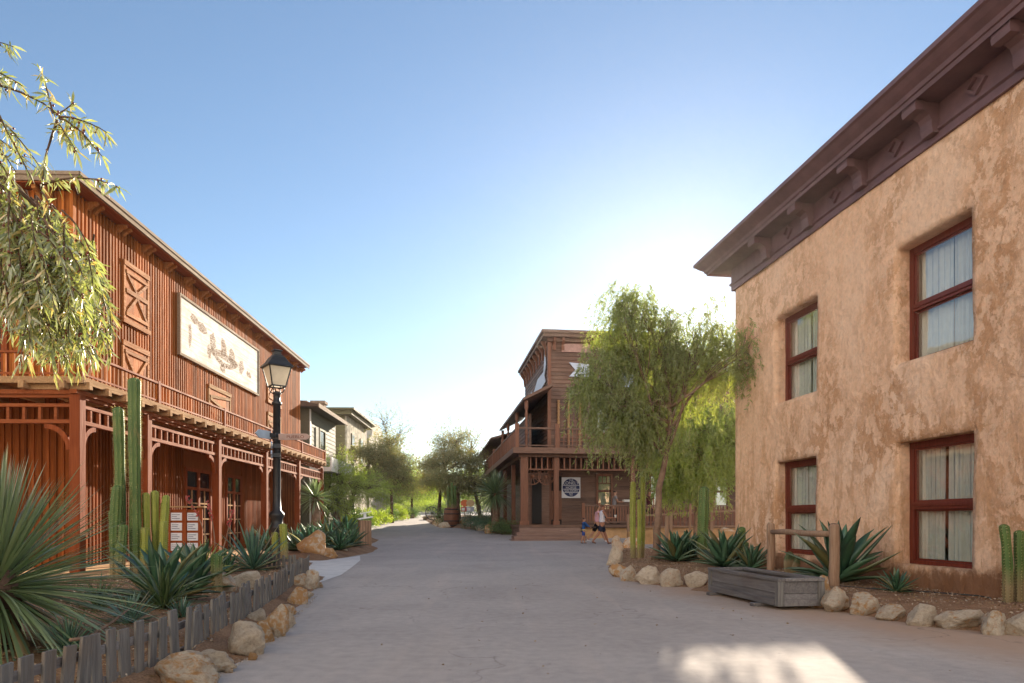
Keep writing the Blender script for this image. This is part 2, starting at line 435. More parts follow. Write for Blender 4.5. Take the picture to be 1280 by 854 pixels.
M['frame'] = m_wood('oxblood_frame', (.10,.018,.010), (.19,.036,.020), 'z', .4, .25, .3)
M['curtain'] = m_cloth('curtain_cloth', (.90,.87,.79), .2, .05)
M['glass'] = m_glass('window_glass', 1.5)
M['iron'] = m_plain('black_iron', (.030,.031,.034), .42, .3, .5, 0, .3, 9, .1)
M['lampglass'] = m_cloth('frosted_glass', (.80,.74,.62), .5, .05)
M['whitepaint'] = m_plain('white_paint', (.74,.72,.67), .6, 0, .3, 0, .12, 5, .15)
M['dark'] = m_plain('dark_interior', (.016,.012,.010), .8)
M['bark'] = m_plain('bark', (.26,.17,.12), .9, 0, .15, 0, .45, 5, .9)
M['darkbark'] = m_plain('dark_bark', (.12,.075,.055), .9, 0, .15, 0, .45, 6, .9)

# ================================================================ the ground
def build_ground():
    xs = [-170,-110,-80,-50]+list(np.arange(-36, 37, 3.0))+[50,80,110,170]
    ys = [-60,-30,-10,-4]+list(np.arange(0, 90, 1.5))+[95,110,150,200,260]
    V = [(x, y, tz(y)) for y in ys for x in xs]; n = len(xs)
    F = [(j*n+i, j*n+i+1, (j+1)*n+i+1, (j+1)*n+i) for j in range(len(ys)-1) for i in range(n-1)]
    return structure(np_mesh('ground', V, F, M['road'], smooth=True))
build_ground()
def poly_dist(P2, poly):
    """signed distance (positive inside) of points to polygon"""
    d = np.full(len(P2), 1e9); inside = np.zeros(len(P2), bool); n = len(poly)
    for i in range(n):
        a = np.array(poly[i]); b = np.array(poly[(i+1) % n]); ab = b-a
        t = np.clip(((P2-a)@ab)/max(ab@ab, 1e-9), 0, 1)
        d = np.minimum(d, np.linalg.norm(P2-(a+t[:,None]*ab), axis=1))
        c = ((a[1] > P2[:,1]) != (b[1] > P2[:,1]))
        xi = (b[0]-a[0])*(P2[:,1]-a[1])/(b[1]-a[1]+1e-12)+a[0]
        inside ^= (c & (P2[:,0] < xi))
    return np.where(inside, d, -d)
BEDS = []
def bed(name, poly, h, mat, step=.12, ramp=.45):
    a = np.array(poly); x0, y0 = a.min(0)-.3; x1, y1 = a.max(0)+.3
    xs = np.arange(x0, x1, step); ys = np.arange(y0, y1, step)
    gx, gy = np.meshgrid(xs, ys); P2 = np.stack([gx.ravel(), gy.ravel()], 1)
    d = poly_dist(P2, a)
    t = np.clip((d+.08)/ramp, -1, 1); s = np.where(t > 0, t*t*(3-2*t), t*.8)
    nz = np.array([noise.noise(Vector((p[0]*1.1, p[1]*1.1, 3.3)))*.5+noise.noise(Vector((p[0]*4, p[1]*4, 9)))*.16 for p in P2])
    z = np.array([tz(y) for y in P2[:,1]]) + h*s*(1+.5*nz) + (np.clip(s,0,1))*.03*nz
    V = np.column_stack([P2, z]); n = len(xs)
    j, i = np.meshgrid(np.arange(len(ys)-1), np.arange(n-1), indexing='ij')
    F = np.stack([j*n+i, j*n+i+1, (j+1)*n+i+1, (j+1)*n+i], -1).reshape(-1, 4)
    keep = (d[F] > -.25).any(1); F = F[keep]
    o = structure(np_mesh(name, V, F, mat, smooth=True))
    BEDS.append((a, h))
    return o
def bz(x, y):
    """height of the bed or ground at (x, y)"""
    z = tz(y)
    for a, h in BEDS:
        d = poly_dist(np.array([[x, y]]), a)[0]
        if d > -.05:
            t = min(1, (d+.08)/.45); z = max(z, tz(y)+h*t*t*(3-2*t))
    return z
g2 = lambda px, py: tuple(G(px, py)[:2])
FENCE = [(-2.42,2.9),(-2.44,3.6),(-2.37,4.87),(-2.62,6.5),(-3.02,8.8),(-3.42,10.7),(-3.78,12.6)]
bed('garden_bed', [(-2.16,2.0),(-2.16,4.0),(-2.10,5.2),(-2.36,6.6),(-2.74,8.6),(-3.15,10.7),(-3.52,12.7),(-4.2,13.5),(-5.0,17.0),(-6.6,17.6),(-6.9,12.2),(-9.5,11.2),(-10,2)], .12, M['soil'])
bed('garden_bed', [(-5.0,17.9),(-4.75,20.0),(-4.6,22),(-4.9,24.7),(-5.5,25.3),(-5.9,30),(-7.2,30),(-7.3,19),(-6.3,18)], .16, M['soil'], .16)
RIGHT = [g2(766,690), g2(764,712), g2(785,724), g2(812,730), g2(843,733), g2(876,734), (2.75,10.3), (3.45,9.6), (3.75,8.9), g2(1030,760), g2(1090,770), g2(1165,783), g2(1215,787), g2(1300,795), (5.7,5.2), (6.5,5.2), (5.25,15.9), (5.5,21.5), (4.4,23.2), g2(790,682)]
bed('garden_bed', RIGHT, .11, M['soil'])
bed('garden_bed', [(-7.2,57),(-5.8,49),(-4.6,43.2),(-3.2,41.8),(-1.7,38.3),(-.75,35.2),(.4,34.6),(.2,42),(-1.0,62),(-5,64)], .25, M['soil'], .35)
bed('garden_bed', [(-7.5,31.5),(-8.2,37),(-9.6,46),(-10.6,55),(-11.5,70),(-12.5,90),(-18,90),(-14,50),(-9.5,31)], .22, M['soil'], .4)
def flat(name, poly, mat, lift=.005):
    b = MB(); n = len(poly)
    b.add([(x, y, tz(y)+lift) for x, y in poly], [tuple(range(n))]); return structure(b.build(name, mat))
flat('path', [g2(392,731),(-3.5,12.75),(-4.3,13.4),(-4.95,16.5),(-6.4,17.6),(-7.4,17.9),(-7.4,18.4),(-6.3,18.4),(-5.2,18.0),(-4.72,19.0),(-4.5,20.2),(-4.0,18.0),(-3.55,15.0),(-3.3,13.2)], M['path'])
# ================================================================ barn on the left (local x = outward, y = along the street)
rng = random.Random(5)
BRZ = R(1.478)
barn = thing('timber_barn', 'large red brown boarded barn with balcony and porch on the left', 'barn', (-9.0, 13.96, 0), BRZ)
BL, BX, BY = 16.2, 1.17, -1.64
# --- walls
wl = MB()
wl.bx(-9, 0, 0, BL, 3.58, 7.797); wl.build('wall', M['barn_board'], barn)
w2_ = MB(); w2_.bx(-9, 0, 0, BL, -.05, 3.578); w2_.build('lower_wall', M['barn_porch_shade'], barn)
bt = MB(); b2 = MB()
DOORS = [(5.0, 6.75), (7.9, 9.25), (11.2, 12.2)]
y = .04
while y < BL:
    wj = .05+rng.uniform(-.004,.004)
    if any(a-.05 < y < b+.05 for a, b in DOORS):
        b2.bx(.002, .044, y-wj/2, y+wj/2, 3.0, 3.56)
    else: b2.bx(.002, .044, y-wj/2, y+wj/2, .0, 3.56)
    bt.bx(.002, .044, y-wj/2, y+wj/2, 3.64, 7.79)
    y += .128+rng.uniform(-.006,.006)
x = -.02
while x > -8.8:
    b2.bx(x-.025, x+.025, -.034, -.002, 0, 3.56); bt.bx(x-.025, x+.025, -.034, -.002, 3.64, 7.79)
    x -= .15
b2.bx(-.02, .05, -.05, .02, 0, 3.56); bt.bx(-.02, .05, -.05, .02, 3.64, 7.79)
bt.bx(-.03, .05, BL-.05, BL+.03, 0, 7.79)
bt.build('batten', M['barn'], barn); b2.build('lower_batten', M['barn_porch_shade'], barn)
# --- low hipped roof on an overhanging eave
rf = MB()
e = .34
rf.add([(e,-e,7.97),(e,BL+e,7.97),(-9-e,BL+e,7.97),(-9-e,-e,7.97),(-4.5,4.6,8.5),(-4.5,BL-4.6,8.5)],
       [(0,1,5,4),(1,2,5),(2,3,4,5),(3,0,4),(3,2,1,0)])
ro = rf.build('roof', M['roof'], barn)
fa = MB()
fa.bx(e+.003, e+.035, -e-.035, BL+e, 7.83, 7.985); fa.bx(-9-e, e, -e-.035, -e-.003, 7.83, 7.985)
fa.bx(e+.035, e+.06, -e-.06, BL+e, 7.94, 8.01); fa.bx(-9-e, e+.06, -e-.06, -e-.037, 7.94, 8.01)
fa.build('fascia', M['fascia'], barn)
sf = MB(); sf.bx(.03, e, -e, BL, 7.80, 7.828); sf.bx(-9, .03, -e, -.03, 7.80, 7.828); sf.build('soffit', M['red_h'], barn)
yy = .5
while yy < BL:
    for k in (0, .2):
        bk = MB()
        bk.prism([(0,7.797),(.20,7.797),(.20,7.74),(.10,7.70),(.04,7.64),(0,7.62)], lambda a, b, t: (a+.046, t, b), yy+k-.04, yy+k+.04)
        bk.build('eave_bracket', M['barn_h'], barn)
    yy += 1.12
for xx in (-.4, -.6, -2.0, -2.2, -3.6, -3.8):
    bk = MB()
    bk.prism([(0,7.797),(.24,7.797),(.24,7.72),(.14,7.68),(.06,7.60),(0,7.58)], lambda a, b, t: (t, -a-.036, b), xx-.04, xx+.04)
    bk.build('eave_bracket', M['barn_h'], barn)
# --- balcony deck
dk = MB()
n = int((BL-BY)/.16)
for i in range(n+1):
    y0 = BY+i*.16; dk.bx(.04, BX, y0+.003, min(y0+.157, BL), 3.58, 3.64)
for i in range(7):
    pass
xk = .04
while xk > -8.5:
    dk.bx(xk-.155, xk-.002, BY, -.04, 3.58, 3.64); xk -= .158
dk.build('balcony_deck', M['deck'], barn)
rim = MB(); rim.bx(BX+.002, BX+.04, BY-.04, BL, 3.535, 3.655); rim.bx(-8.5, BX+.04, BY-.042, BY-.002, 3.535, 3.655); rim.build('deck_edge', M['deck'], barn)
jo = MB()
y = BY+.12
while y < BL:
    jo.bx(.04, BX+.10, y-.05, y+.05, 3.44, 3.575); y += .62
x = BX-.3
while x > -8: jo.bx(x-.05, x+.05, BY-.10, -.04, 3.44, 3.575); x -= .72
jo.build('joist', M['deck'], barn)
# --- balcony railing: rails, newels and a picket every 14 cm
rl = MB()
rl.bx(BX-.06, BX+.02, BY, BL, 4.085, 4.125); rl.bx(-8.5, BX+.02, BY-.02, BY+.06, 4.085, 4.125)
rl.bx(BX-.04, BX, BY, BL, 3.70, 3.735); rl.bx(-8.5, BX, BY, BY+.04, 3.70, 3.735)
rail = rl.build('railing', M['red_h'], barn)
ba = MB(); y = BY+.08
while y < BL:
    ba.bx(BX-.035, BX-.005, y-.022, y+.022, 3.645, 4.084); y += .142
x = BX-.14
while x > -8: ba.bx(x-.022, x+.022, BY+.005, BY+.035, 3.645, 4.084); x -= .155
ba.build('baluster', M['barn'], rail)
for yy in (BY+.03, 1.2, 4.9, 8.8, 12.5, BL-.05):
    nb = MB(); nb.bx(BX-.065, BX+.025, yy-.045, yy+.045, 3.64, 4.16); nb.build('newel', M['red'], rail)
# --- porch: posts, header, lattice frieze, curved brackets
PX, PYS = 1.0, [-1.48, .96, 4.8, 8.7, 12.5, BL-.1]
for yy in PYS:
    pb = MB(); pb.bx(PX-.095, PX+.095, yy-.095, yy+.095, .1, 3.36); pb.build('porch_post', M['red'], barn, bevel=.008)
for xx in (-2.9, -6.2):
    pb = MB(); pb.bx(xx-.095, xx+.095, -1.575, -1.385, .1, 3.36); pb.build('porch_post', M['red'], barn, bevel=.008)
hd = MB(); hd.bx(PX-.07, PX+.07, -1.62, BL, 3.362, 3.44); hd.bx(-8.3, PX-.072, -1.55, -1.41, 3.362, 3.44); hd.build('header_beam', M['red_h'], barn)
def arc_bracket(b, p0, d, z, r=.5, w=.07, th=.09):
    """quarter-round brace from a post face at p0 along direction d"""
    for i in range(8):
        t0, t1 = [math.pi/2*k/8 for k in (i, i+1)]
        q0 = (r*(1-math.sin(t0)), -r*(1-math.cos(t0)))
        pts = []
        for t in (t0, t1):
            for rr in (r, r-th):
                u_ = r-rr*math.sin(t) if False else r-rr*math.cos(t); v_ = -(r-rr*math.sin(t))
                pts.append((u_, v_))
        (a0, b0), (a1, b1), (a2, b2), (a3, b3) = pts
        nrm = Vector((-d[1], d[0], 0))
        P_ = lambda a, bb, s: Vector(p0)+Vector(d)*a+Vector((0,0,z+bb))+nrm*(s*w/2)
        vs = [P_(a0,b0,-1),P_(a1,b1,-1),P_(a3,b3,-1),P_(a2,b2,-1),P_(a0,b0,1),P_(a1,b1,1),P_(a3,b3,1),P_(a2,b2,1)]
        b.add(vs, [(0,1,2,3),(7,6,5,4),(0,4,5,1),(1,5,6,2),(2,6,7,3),(3,7,4,0)])
def frieze(y0, y1, along='y', x=PX):
    f = MB(); mk = (lambda a, b, c, d_, e_, g_: f.bx(x+a, x+b, c, d_, e_, g_)) if along == 'y' else (lambda a, b, c, d_, e_, g_: f.bx(c, d_, -1.48+a, -1.48+b, e_, g_))
    mk(-.04, .04, y0, y1, 3.13, 3.19); mk(-.045, .045, y0, y1, 2.83, 2.90)
    n_ = max(2, round((y1-y0)/.28))
    for i in range(1, n_):
        c = y0+(y1-y0)*i/n_; mk(-.03, .03, c-.025, c+.025, 2.902, 3.128)
    mk(-.03, .03, y0, y1, 3.30, 3.361)
    f.build('frieze', M['red_h'] if along == 'y' else M['red_x'], barn)
    for s, c in ((1, y0), (-1, y1)):
        b = MB()
        if along == 'y': arc_bracket(b, (x, c, 0), (0, s, 0), 2.828, .48 if y1-y0 > 3 else .42)
        else: arc_bracket(b, (c, -1.48, 0), (s, 0, 0), 2.828, .48)
        b.build('brace', M['red'], barn)
for a, b in zip(PYS[:-1], PYS[1:]): frieze(a+.097, b-.097)
frieze(-2.8, PX-.097, 'x'); frieze(-6.1, -3.0, 'x')
pf = MB(); pf.bx(.06, 1.9, -2.6, BL+.2, -.05, .10); pf.bx(-9.0, .058, -2.6, -.06, -.05, .10); pf.build('porch_floor', M['sand'], barn)
# --- shutters upstairs (Z and X braced) and the doors under the porch
def shutter(y0, y1, z0, z1, kind):
    s = MB(); nn = 5; wd = (y1-y0)/nn
    for i in range(nn): s.bx(.036, .062, y0+i*wd+.004, y0+(i+1)*wd-.004, z0, z1)
    o = s.build('shutter', M['barn_h'] if False else M['barn'], barn)
    b = MB()
    b.bx(.064, .092, y0-.03, y1+.03, z1-.13, z1-.01); b.bx(.064, .10, y0-.07, y1+.07, z0-.07, z0+.04)
    fr = (.064, .088)
    for yy in (y0-.03, y1-.05): b.bx(.036, .078, yy, yy+.08, z0, z1-.14)
    zm = (z0+z1)/2
    if kind == 'X':
        b.bx(.064, .095, y0+.06, y1-.06, zm-.05, zm+.05); b.bx(.064, .095, y0+.06, y1-.06, z1-.30, z1-.22); b.bx(.064,.095, y0+.06, y1-.06, z0+.12, z0+.20)
        ym = (y0+y1)/2
        for za, zb in ((z0+.2, zm-.05), (z1-.3, zm+.05)):
            for yy in (y0+.1, y1-.1): b.beam((.078, yy, za), (.078+(yy > ym)*.003, ym, zb), .07, .024, (1,0,0))
    elif kind == 'V':
        b.bx(.064, .095, y0+.06, y1-.06, z1-.30, z1-.21)
        ym = (y0+y1)/2
        b.beam((.078, y0+.1, z1-.3), (.078, ym, zm-.05), .07, .024, (1,0,0)); b.beam((.078, y1-.1, z1-.3), (.078, ym, zm-.05), .07, .024, (1,0,0))
        b.beam((.078, y0+.1, z0+.1), (.078, ym, zm-.05), .07, .024, (1,0,0)); b.beam((.078, y1-.1, z0+.1), (.078, ym, zm-.05), .07, .024, (1,0,0))
    else:
        zz = z1-.28; flip = 1
        b.beam((.08, y0+.06, zz-.09), (.08, y1-.06, zz+.06), .085, .03, (1,0,0))
        b.beam((.082, y0+.06, zz-.16), (.082, y1-.06, zz-.42), .085, .03, (1,0,0))
        b.beam((.08, y0+.06, zz-.52), (.08, y1-.06, zz-.62), .085, .03, (1,0,0)); b.beam((.083, y0+.3, zz-.62), (.083, y1-.2, zz-.86), .085, .03, (1,0,0))
    b.build('brace', M['deck'] if kind == 'Z' else M['barn_h'], o)
shutter(1.85, 2.95, 5.72, 7.12, 'X'); shutter(1.80, 2.95, 3.72, 5.25, 'V')
shutter(6.55, 8.2, 3.75, 5.18, 'Z'); shutter(11.9, 13.4, 5.6, 7.1, 'X'); shutter(11.9, 13.4, 3.75, 5.2, 'Z')
def french_door(y0, y1, z0, z1, sunny=False):
    d = MB()
    d.bx(.004, .07, y0, y0+.09, z0, z1); d.bx(.004, .07, y1-.09, y1, z0, z1); d.bx(.004, .072, y0+.09, y1-.09, z1-.1, z1)
    ym = (y0+y1)/2; d.bx(.006, .066, ym-.06, ym+.06, z0, z1-.1)
    d.bx(.006, .064, y0+.09, y1-.09, z1-.62, z1-.54)
    o = d.build('door', M['red'], barn)
    p = MB(); p.bx(.006, .02, y0+.09, y1-.09, z0+.02, z1-.1); p.build('pane', M['darkglass'], o)
    g = MB()
    for a, b in ((y0+.09, ym-.06), (ym+.06, y1-.09)):
        for zz in (.55, 1.0, 1.45):
            g.bx(.022, .045, a, b, z0+zz-.02, z0+zz+.02)
        g.bx(.022, .047, (a+b)/2-.015, (a+b)/2+.015, z0+.1, z1-.62)
    g.build('glazing_bar', M['deck'], o)
M['darkglass'] = m_plain('dark_glass', (.012,.012,.014), .08, 0, .6, 0, .1, 3, .02)
for a, b in DOORS[:2]: french_door(a, b, .1, 2.55)
d = MB(); d.bx(.004, .06, 11.25, 12.15, .1, 2.3); o = d.build('door', M['red'], barn)
# upstairs door on the end wall, with a blue panel showing behind the railing
d = MB(); d.bx(-2.6, -1.35, -.03, -.004, 3.66, 5.75); o = d.build('door', M['dark'], barn)
f = MB(); f.bx(-2.7, -2.58, -.09, -.034, 3.66, 5.85); f.bx(-1.37, -1.25, -.09, -.034, 3.66, 5.85); f.bx(-2.58, -1.37, -.088, -.034, 5.73, 5.85); f.bx(-2.58, -1.37, -.08, -.034, 4.28, 4.36); f.build('frame', M['red'], o)
pn = MB(); pn.bx(-2.0, -1.6, -.06, -.032, 3.66, 4.27); pn.build('panel', m_plain('blue_panel', (.035,.16,.42), .5), o)

# ---------------------------------------------------------------- the big faded signboard
def m_signboard():
    m, nt, out = newmat('faded_signboard'); q = NB(nt); v = q.coord((1,1,1))
    pl = q.coord((1,.5,9)); a = q.noise(pl, 1.8, 6, .7, .4); b = q.noise(v, 1.4, 6, .7, .6)
    col = q.ramp(b, [(.3, (.52,.44,.35)), (.6, (.74,.70,.63))])
    col = q.mix(q.ramp(a, [(.46, 0), (.66, .85)]), col, (.42,.31,.22))
    sx = q.n('ShaderNodeSeparateXYZ'); q.l(v, sx.inputs[0])
    seam = q.math('FRACT', q.math('MULTIPLY', sx.outputs[2], 6.2))
    col = q.mix(q.ramp(seam, [(0, .75), (.05, 0)]), col, (.30,.22,.15))
    q.bsdf(out, col, .8, q.bump(a, .3, .01), .2); return m
def m_faded():
    m, nt, out = newmat('faded_lettering'); q = NB(nt); v = q.coord((1,1,1))
    a = q.noise(q.coord((1,3,12)), 3.6, 9, .85, .1)
    d = q.n('ShaderNodeBsdfDiffuse'); d.inputs[0].default_value = (.27,.16,.10,1)
    t = q.n('ShaderNodeBsdfTransparent'); mx = q.n('ShaderNodeMixShader')
    q.l(q.ramp(a, [(.44, 0), (.56, .72)]), mx.inputs[0]); q.l(t.outputs[0], mx.inputs[1]); q.l(d.outputs[0], mx.inputs[2])
    q.l(mx.outputs[0], out.inputs[0]); return m
SY0, SY1, SZ0, SZ1 = 4.6, 10.72, 5.63, 7.17
sg = thing('signboard', 'long white weathered signboard with worn brown paint on the barn wall', 'sign', barn.matrix_basis @ Vector((.04, SY0, SZ0)), BRZ)
b = MB(); b.bx(0, .05, 0, SY1-SY0, 0, SZ1-SZ0); b.build('board', m_signboard(), sg)
f = MB(); W_, H_ = SY1-SY0, SZ1-SZ0
f.bx(0, .085, -.07, -.002, -.07, H_+.07); f.bx(0, .085, W_+.002, W_+.07, -.07, H_+.07); f.bx(0, .083, -.002, W_+.002, -.07, -.002); f.bx(0, .083, -.002, W_+.002, H_+.002, H_+.07)
f.build('frame', M['fascia'], sg)
lt = MB()
rr = random.Random(8)
def smudge(cy, cz, w_, h_, ang=0):
    n_ = 14; pts = []
    for i in range(n_):
        t = 2*math.pi*i/n_; k = rr.uniform(.7, 1.1)
        a, c = math.cos(t)*w_/2*k, math.sin(t)*h_/2*k
        pts.append((.054, cy+a*math.cos(ang)-c*math.sin(ang), cz+a*math.sin(ang)+c*math.cos(ang)))
    lt.add(pts, [tuple(range(n_))])
for i, (a, c, w_, h_) in enumerate([(2.15,.86,.5,.62),(3.0,.88,.55,.66),(3.65,.74,.6,.55),(4.5,.6,.55,.5),(1.4,1.05,.75,.34),(.9,1.15,.6,.3),(3.1,.62,2.4,.28),(1.9,.5,.3,.5),(.6,.6,.22,.8),(2.9,.2,.5,.3),(5.2,.5,.5,.25)]): smudge(a, c, w_, h_)
for i in range(9):
    t = -1+2*i/8; smudge(3.1+t*.95, .34+.22*t*t, .36, .2, .4*t)
lt.build('faded_lettering', m_faded(), sg, recalc=False)
# ================================================================ adobe house on the right (local x = outward, y = towards the camera)
AROT = math.atan2(-.136, -1.0)
adobe = thing('adobe_house', 'two storey ochre plaster house with deep windows and a plum cornice on the right', 'house', (5.135, 15.77, 0), AROT)
AL, AH = 10.6, 6.42
def to_local(o, X, Y):
    v = Matrix.Rotation(-o.rotation_euler[2], 3, 'Z') @ (Vector((X, Y, 0))-Vector(o.location)); return v.x, v.y
def y_at(px):     # distance along the facade seen at image column px
    t = (px-CX)/FPX; Y = 7.28/(t+.136); return to_local(adobe, t*Y, Y)[1]
WIN = []
yl0, yl1 = y_at(968.8), y_at(1020.4); yr0, yr1 = y_at(1120.2), y_at(1214.5)
for a, b in ((yl0, yl1), (yr0, yr1)):
    WIN += [(a, b, .40, 2.24), (a, b, 3.43, 5.19)]
def facade():
    def cuts(lo, hi, marks, step):
        s = sorted(set([lo, hi]+marks)); out = []
        for a, b in zip(s[:-1], s[1:]):
            n = max(1, round((b-a)/step)); out += [a+(b-a)*i/n for i in range(n)]
        return out+[hi]
    ys = cuts(0, AL, [yl0, yl1, yr0, yr1], .085); zs = cuts(-.05, AH, [.40, 2.24, 3.43, 5.19], .085)
    inside = lambda y, z: any(a < y < b and c < z < d for a, b, c, d in WIN)
    idx = {}; b = MB()
    def rel(y, z):
        r = 0
        for a, bb, c, d in WIN:      # round the arrises of the openings
            dy = max(a-y, y-bb, 0); dz = max(c-z, z-d, 0); ds = math.hypot(dy, dz)
            if ds < .11: r = max(r, .015*(1-ds/.11)**2)
        if y < .12: r = max(r, .05*(1-y/.12)**2)
        return r
    def vert(i, j):
        if (i, j) not in idx:
            y, z = ys[i], zs[j]; p = Vector((y*.55, z*.55, 2.2))
            x = .035*noise.noise(p)+.014*noise.noise(p*4.3)+.006*noise.noise(p*13)-rel(y, z)
            idx[i, j] = len(b.v); b.v.append((x, y, z))
        return idx[i, j]
    for i in range(len(ys)-1):
        for j in range(len(zs)-1):
            if inside((ys[i]+ys[i+1])/2, (zs[j]+zs[j+1])/2): continue
            b.f.append((vert(i,j), vert(i+1,j), vert(i+1,j+1), vert(i,j+1))); b.sm.append(True)
    # jambs, heads and sills, 26 cm deep
    for a, bb, c, d in WIN:
        I = [i for i, y in enumerate(ys) if a-1e-6 <= y <= bb+1e-6]; J = [j for j, z in enumerate(zs) if c-1e-6 <= z <= d+1e-6]
        loop = [(i, J[0]) for i in I]+[(I[-1], j) for j in J[1:]]+[(i, J[-1]) for i in I[-2::-1]]+[(I[0], j) for j in J[-2:0:-1]]
        dep = [None, -.09, -.18, -.30]
        ring = [[vert(i, j) for i, j in loop]]
        for k in (1, 2, 3):
            o = len(b.v)
            for i, j in loop:
                y, z = ys[i], zs[j]; p = Vector((y*3, z*3, k*1.7))
                wob = .010*noise.noise(p)
                sl = .03*(1-k/3) if j == J[0] else 0     # sill slopes out
                b.v.append((dep[k], y+wob, z+wob-sl*.5))
            ring.append(list(range(o, o+len(loop))))
        for r0, r1 in zip(ring[:-1], ring[1:]):
            n = len(loop)
            for q_ in range(n): b.f.append((r0[q_], r0[(q_+1) % n], r1[(q_+1) % n], r1[q_])); b.sm.append(True)
    # return wall at the far corner, back wall and near end wall
    b.build('wall', M['stucco'], adobe, recalc=True)
    r = MB(); r.bx(-7, -.03, -.0, .3, -.05, AH); r.bx(-7.3, -7, 0, AL, -.05, AH); r.bx(-7, -.05, AL-.3, AL, -.05, AH)
    r.build('side_wall', M['stucco'], adobe)
    i_ = MB(); i_.bx(-7, -.04, .3, AL-.3, 2.75, 2.95); i_.bx(-7, -.04, .3, AL-.3, .0, .06); i_.build('floor', M['dark'], adobe)
facade()
rf = MB(); rf.bx(-7.3, -.03, .0, AL, AH-.1, AH+.25); rf.build('roof', M['roof'], adobe)
# --- windows: frame, glass, curtains
def cloth(b, x, y0, y1, z0, z1, folds, amp, seed, gather=0):
    rg = random.Random(seed); n = folds*8; ph = rg.uniform(0, 6); k = 10
    vs = []; ww = [rg.uniform(.7, 1.3) for _ in range(folds+2)]
    for j in range(k+1):
        t = j/k
        for i in range(n+1):
            u = i/n; f = u*folds*2*math.pi+ph
            a = amp*ww[int(u*folds)]*(.45+.55*t)
            y = y0+(y1-y0)*u
            y += gather*(t)*(.5-u)*(y1-y0)
            vs.append((x+a*math.sin(f)+.3*a*math.sin(2.3*f+1), y+.01*math.sin(3*f), z1+(z0-z1)*t))
    fs = [(j*(n+1)+i, j*(n+1)+i+1, (j+1)*(n+1)+i+1, (j+1)*(n+1)+i) for j in range(k) for i in range(n)]
    b.add(vs, fs, True)
for wi, (a, bb, c, d) in enumerate(WIN):
    f = MB(); x0, x1 = -.30, -.225; t = .085
    f.bx(x0, x1, a-.02, a+t, c-.02, d+.02); f.bx(x0, x1, bb-t, bb+.02, c-.02, d+.02)
    f.bx(x0, x1-.003, a+t, bb-t, c-.02, c+.055); f.bx(x0, x1-.003, a+t, bb-t, d-.10, d+.02)
    zm = c+(d-c)*.475
    f.bx(x0, x1+.012, a+t, bb-t, zm-.055, zm+.055); f.bx(x0+.01, x1+.03, a+t, bb-t, zm-.012, zm+.035)
    for s0, s1, zz0, zz1, off in ((a+t, bb-t, c+.055, zm-.055, -.02), (a+t, bb-t, zm+.055, d-.1, 0)):
        f.bx(x0+.005, x1-.02+off, s0, s0+.035, zz0, zz1); f.bx(x0+.005, x1-.02+off, s1-.035, s1, zz0, zz1)
        f.bx(x0+.005, x1-.022+off, s0+.035, s1-.035, zz0, zz0+.03); f.bx(x0+.005, x1-.022+off, s0+.035, s1-.035, zz1-.03, zz1)
    o = f.build('window', M['frame'], adobe, bevel=.004)
    g = MB(); g.add([(-.27,a+.05,c+.03),(-.27,bb-.05,c+.03),(-.27,bb-.05,zm),(-.27,a+.05,zm),(-.254,a+.05,zm),(-.254,bb-.05,zm),(-.254,bb-.05,d-.05),(-.254,a+.05,d-.05)], [(0,1,2,3),(4,5,6,7)]); g.build('pane', M['glass'], o)
    cu = MB(); ym = a+(bb-a)*(.42 if c < 1 else .5); gp = .03 if wi == 2 else .004
    cloth(cu, -.37, a+.02, ym-gp, c+.02, d-.03, 6, .024, wi*3+1, .05 if wi == 2 else 0); cloth(cu, -.372, ym+gp, bb-.02, c+.02, d-.03, 8, .024, wi*3+2)
    cu.build('curtain', M['curtain'], o)
# --- the cornice: moulding run along the facade and returned round the far corner
PROF = [(0,6.36),(.05,6.36),(.05,6.47),(.085,6.49),(.085,6.53),(.05,6.55),(.05,6.86),(.42,6.88),(.46,6.84),(.475,6.90),(.50,6.905),(.52,6.96),(.60,7.02),(.66,7.08),(.70,7.10),(.70,7.17),(0,7.20)]
c = MB(); n = len(PROF)
vs = []
for (o_, z) in PROF: vs.append((o_, AL+.3, z))
for (o_, z) in PROF: vs.append((o_, -o_, z))
for (o_, z) in PROF: vs.append((-7.3, -o_, z))
fs = []
for r_ in (0, n):
    fs += [(r_+i, r_+(i+1) % n, r_+(i+1) % n+n, r_+i+n) for i in range(n)]
fs += [tuple(range(n)), tuple(range(3*n-1, 2*n-1, -1))]
c.add(vs, fs); corn = c.build('cornice', M['cornice'], adobe)
sp = [y_at(1171)+k*1.52 for k in range(-7, 4)]
sp = [s for s in sp if .25 < s < AL]
for s in sp:
    k = MB()
    pr = [(.052,6.45),(.15,6.45),(.17,6.53),(.175,6.62),(.21,6.69),(.29,6.735),(.38,6.74),(.42,6.77),(.42,6.868),(.052,6.858)]
    k.prism(pr, lambda a, b, t: (a, t, b), s-.11, s+.11)
    k.prism([(.30,6.725),(.43,6.725),(.445,6.79),(.43,6.864),(.30,6.864)], lambda a, b, t: (a, t, b), s-.135, s+.135)
    k.build('bracket', M['cornice'], corn, bevel=.006)
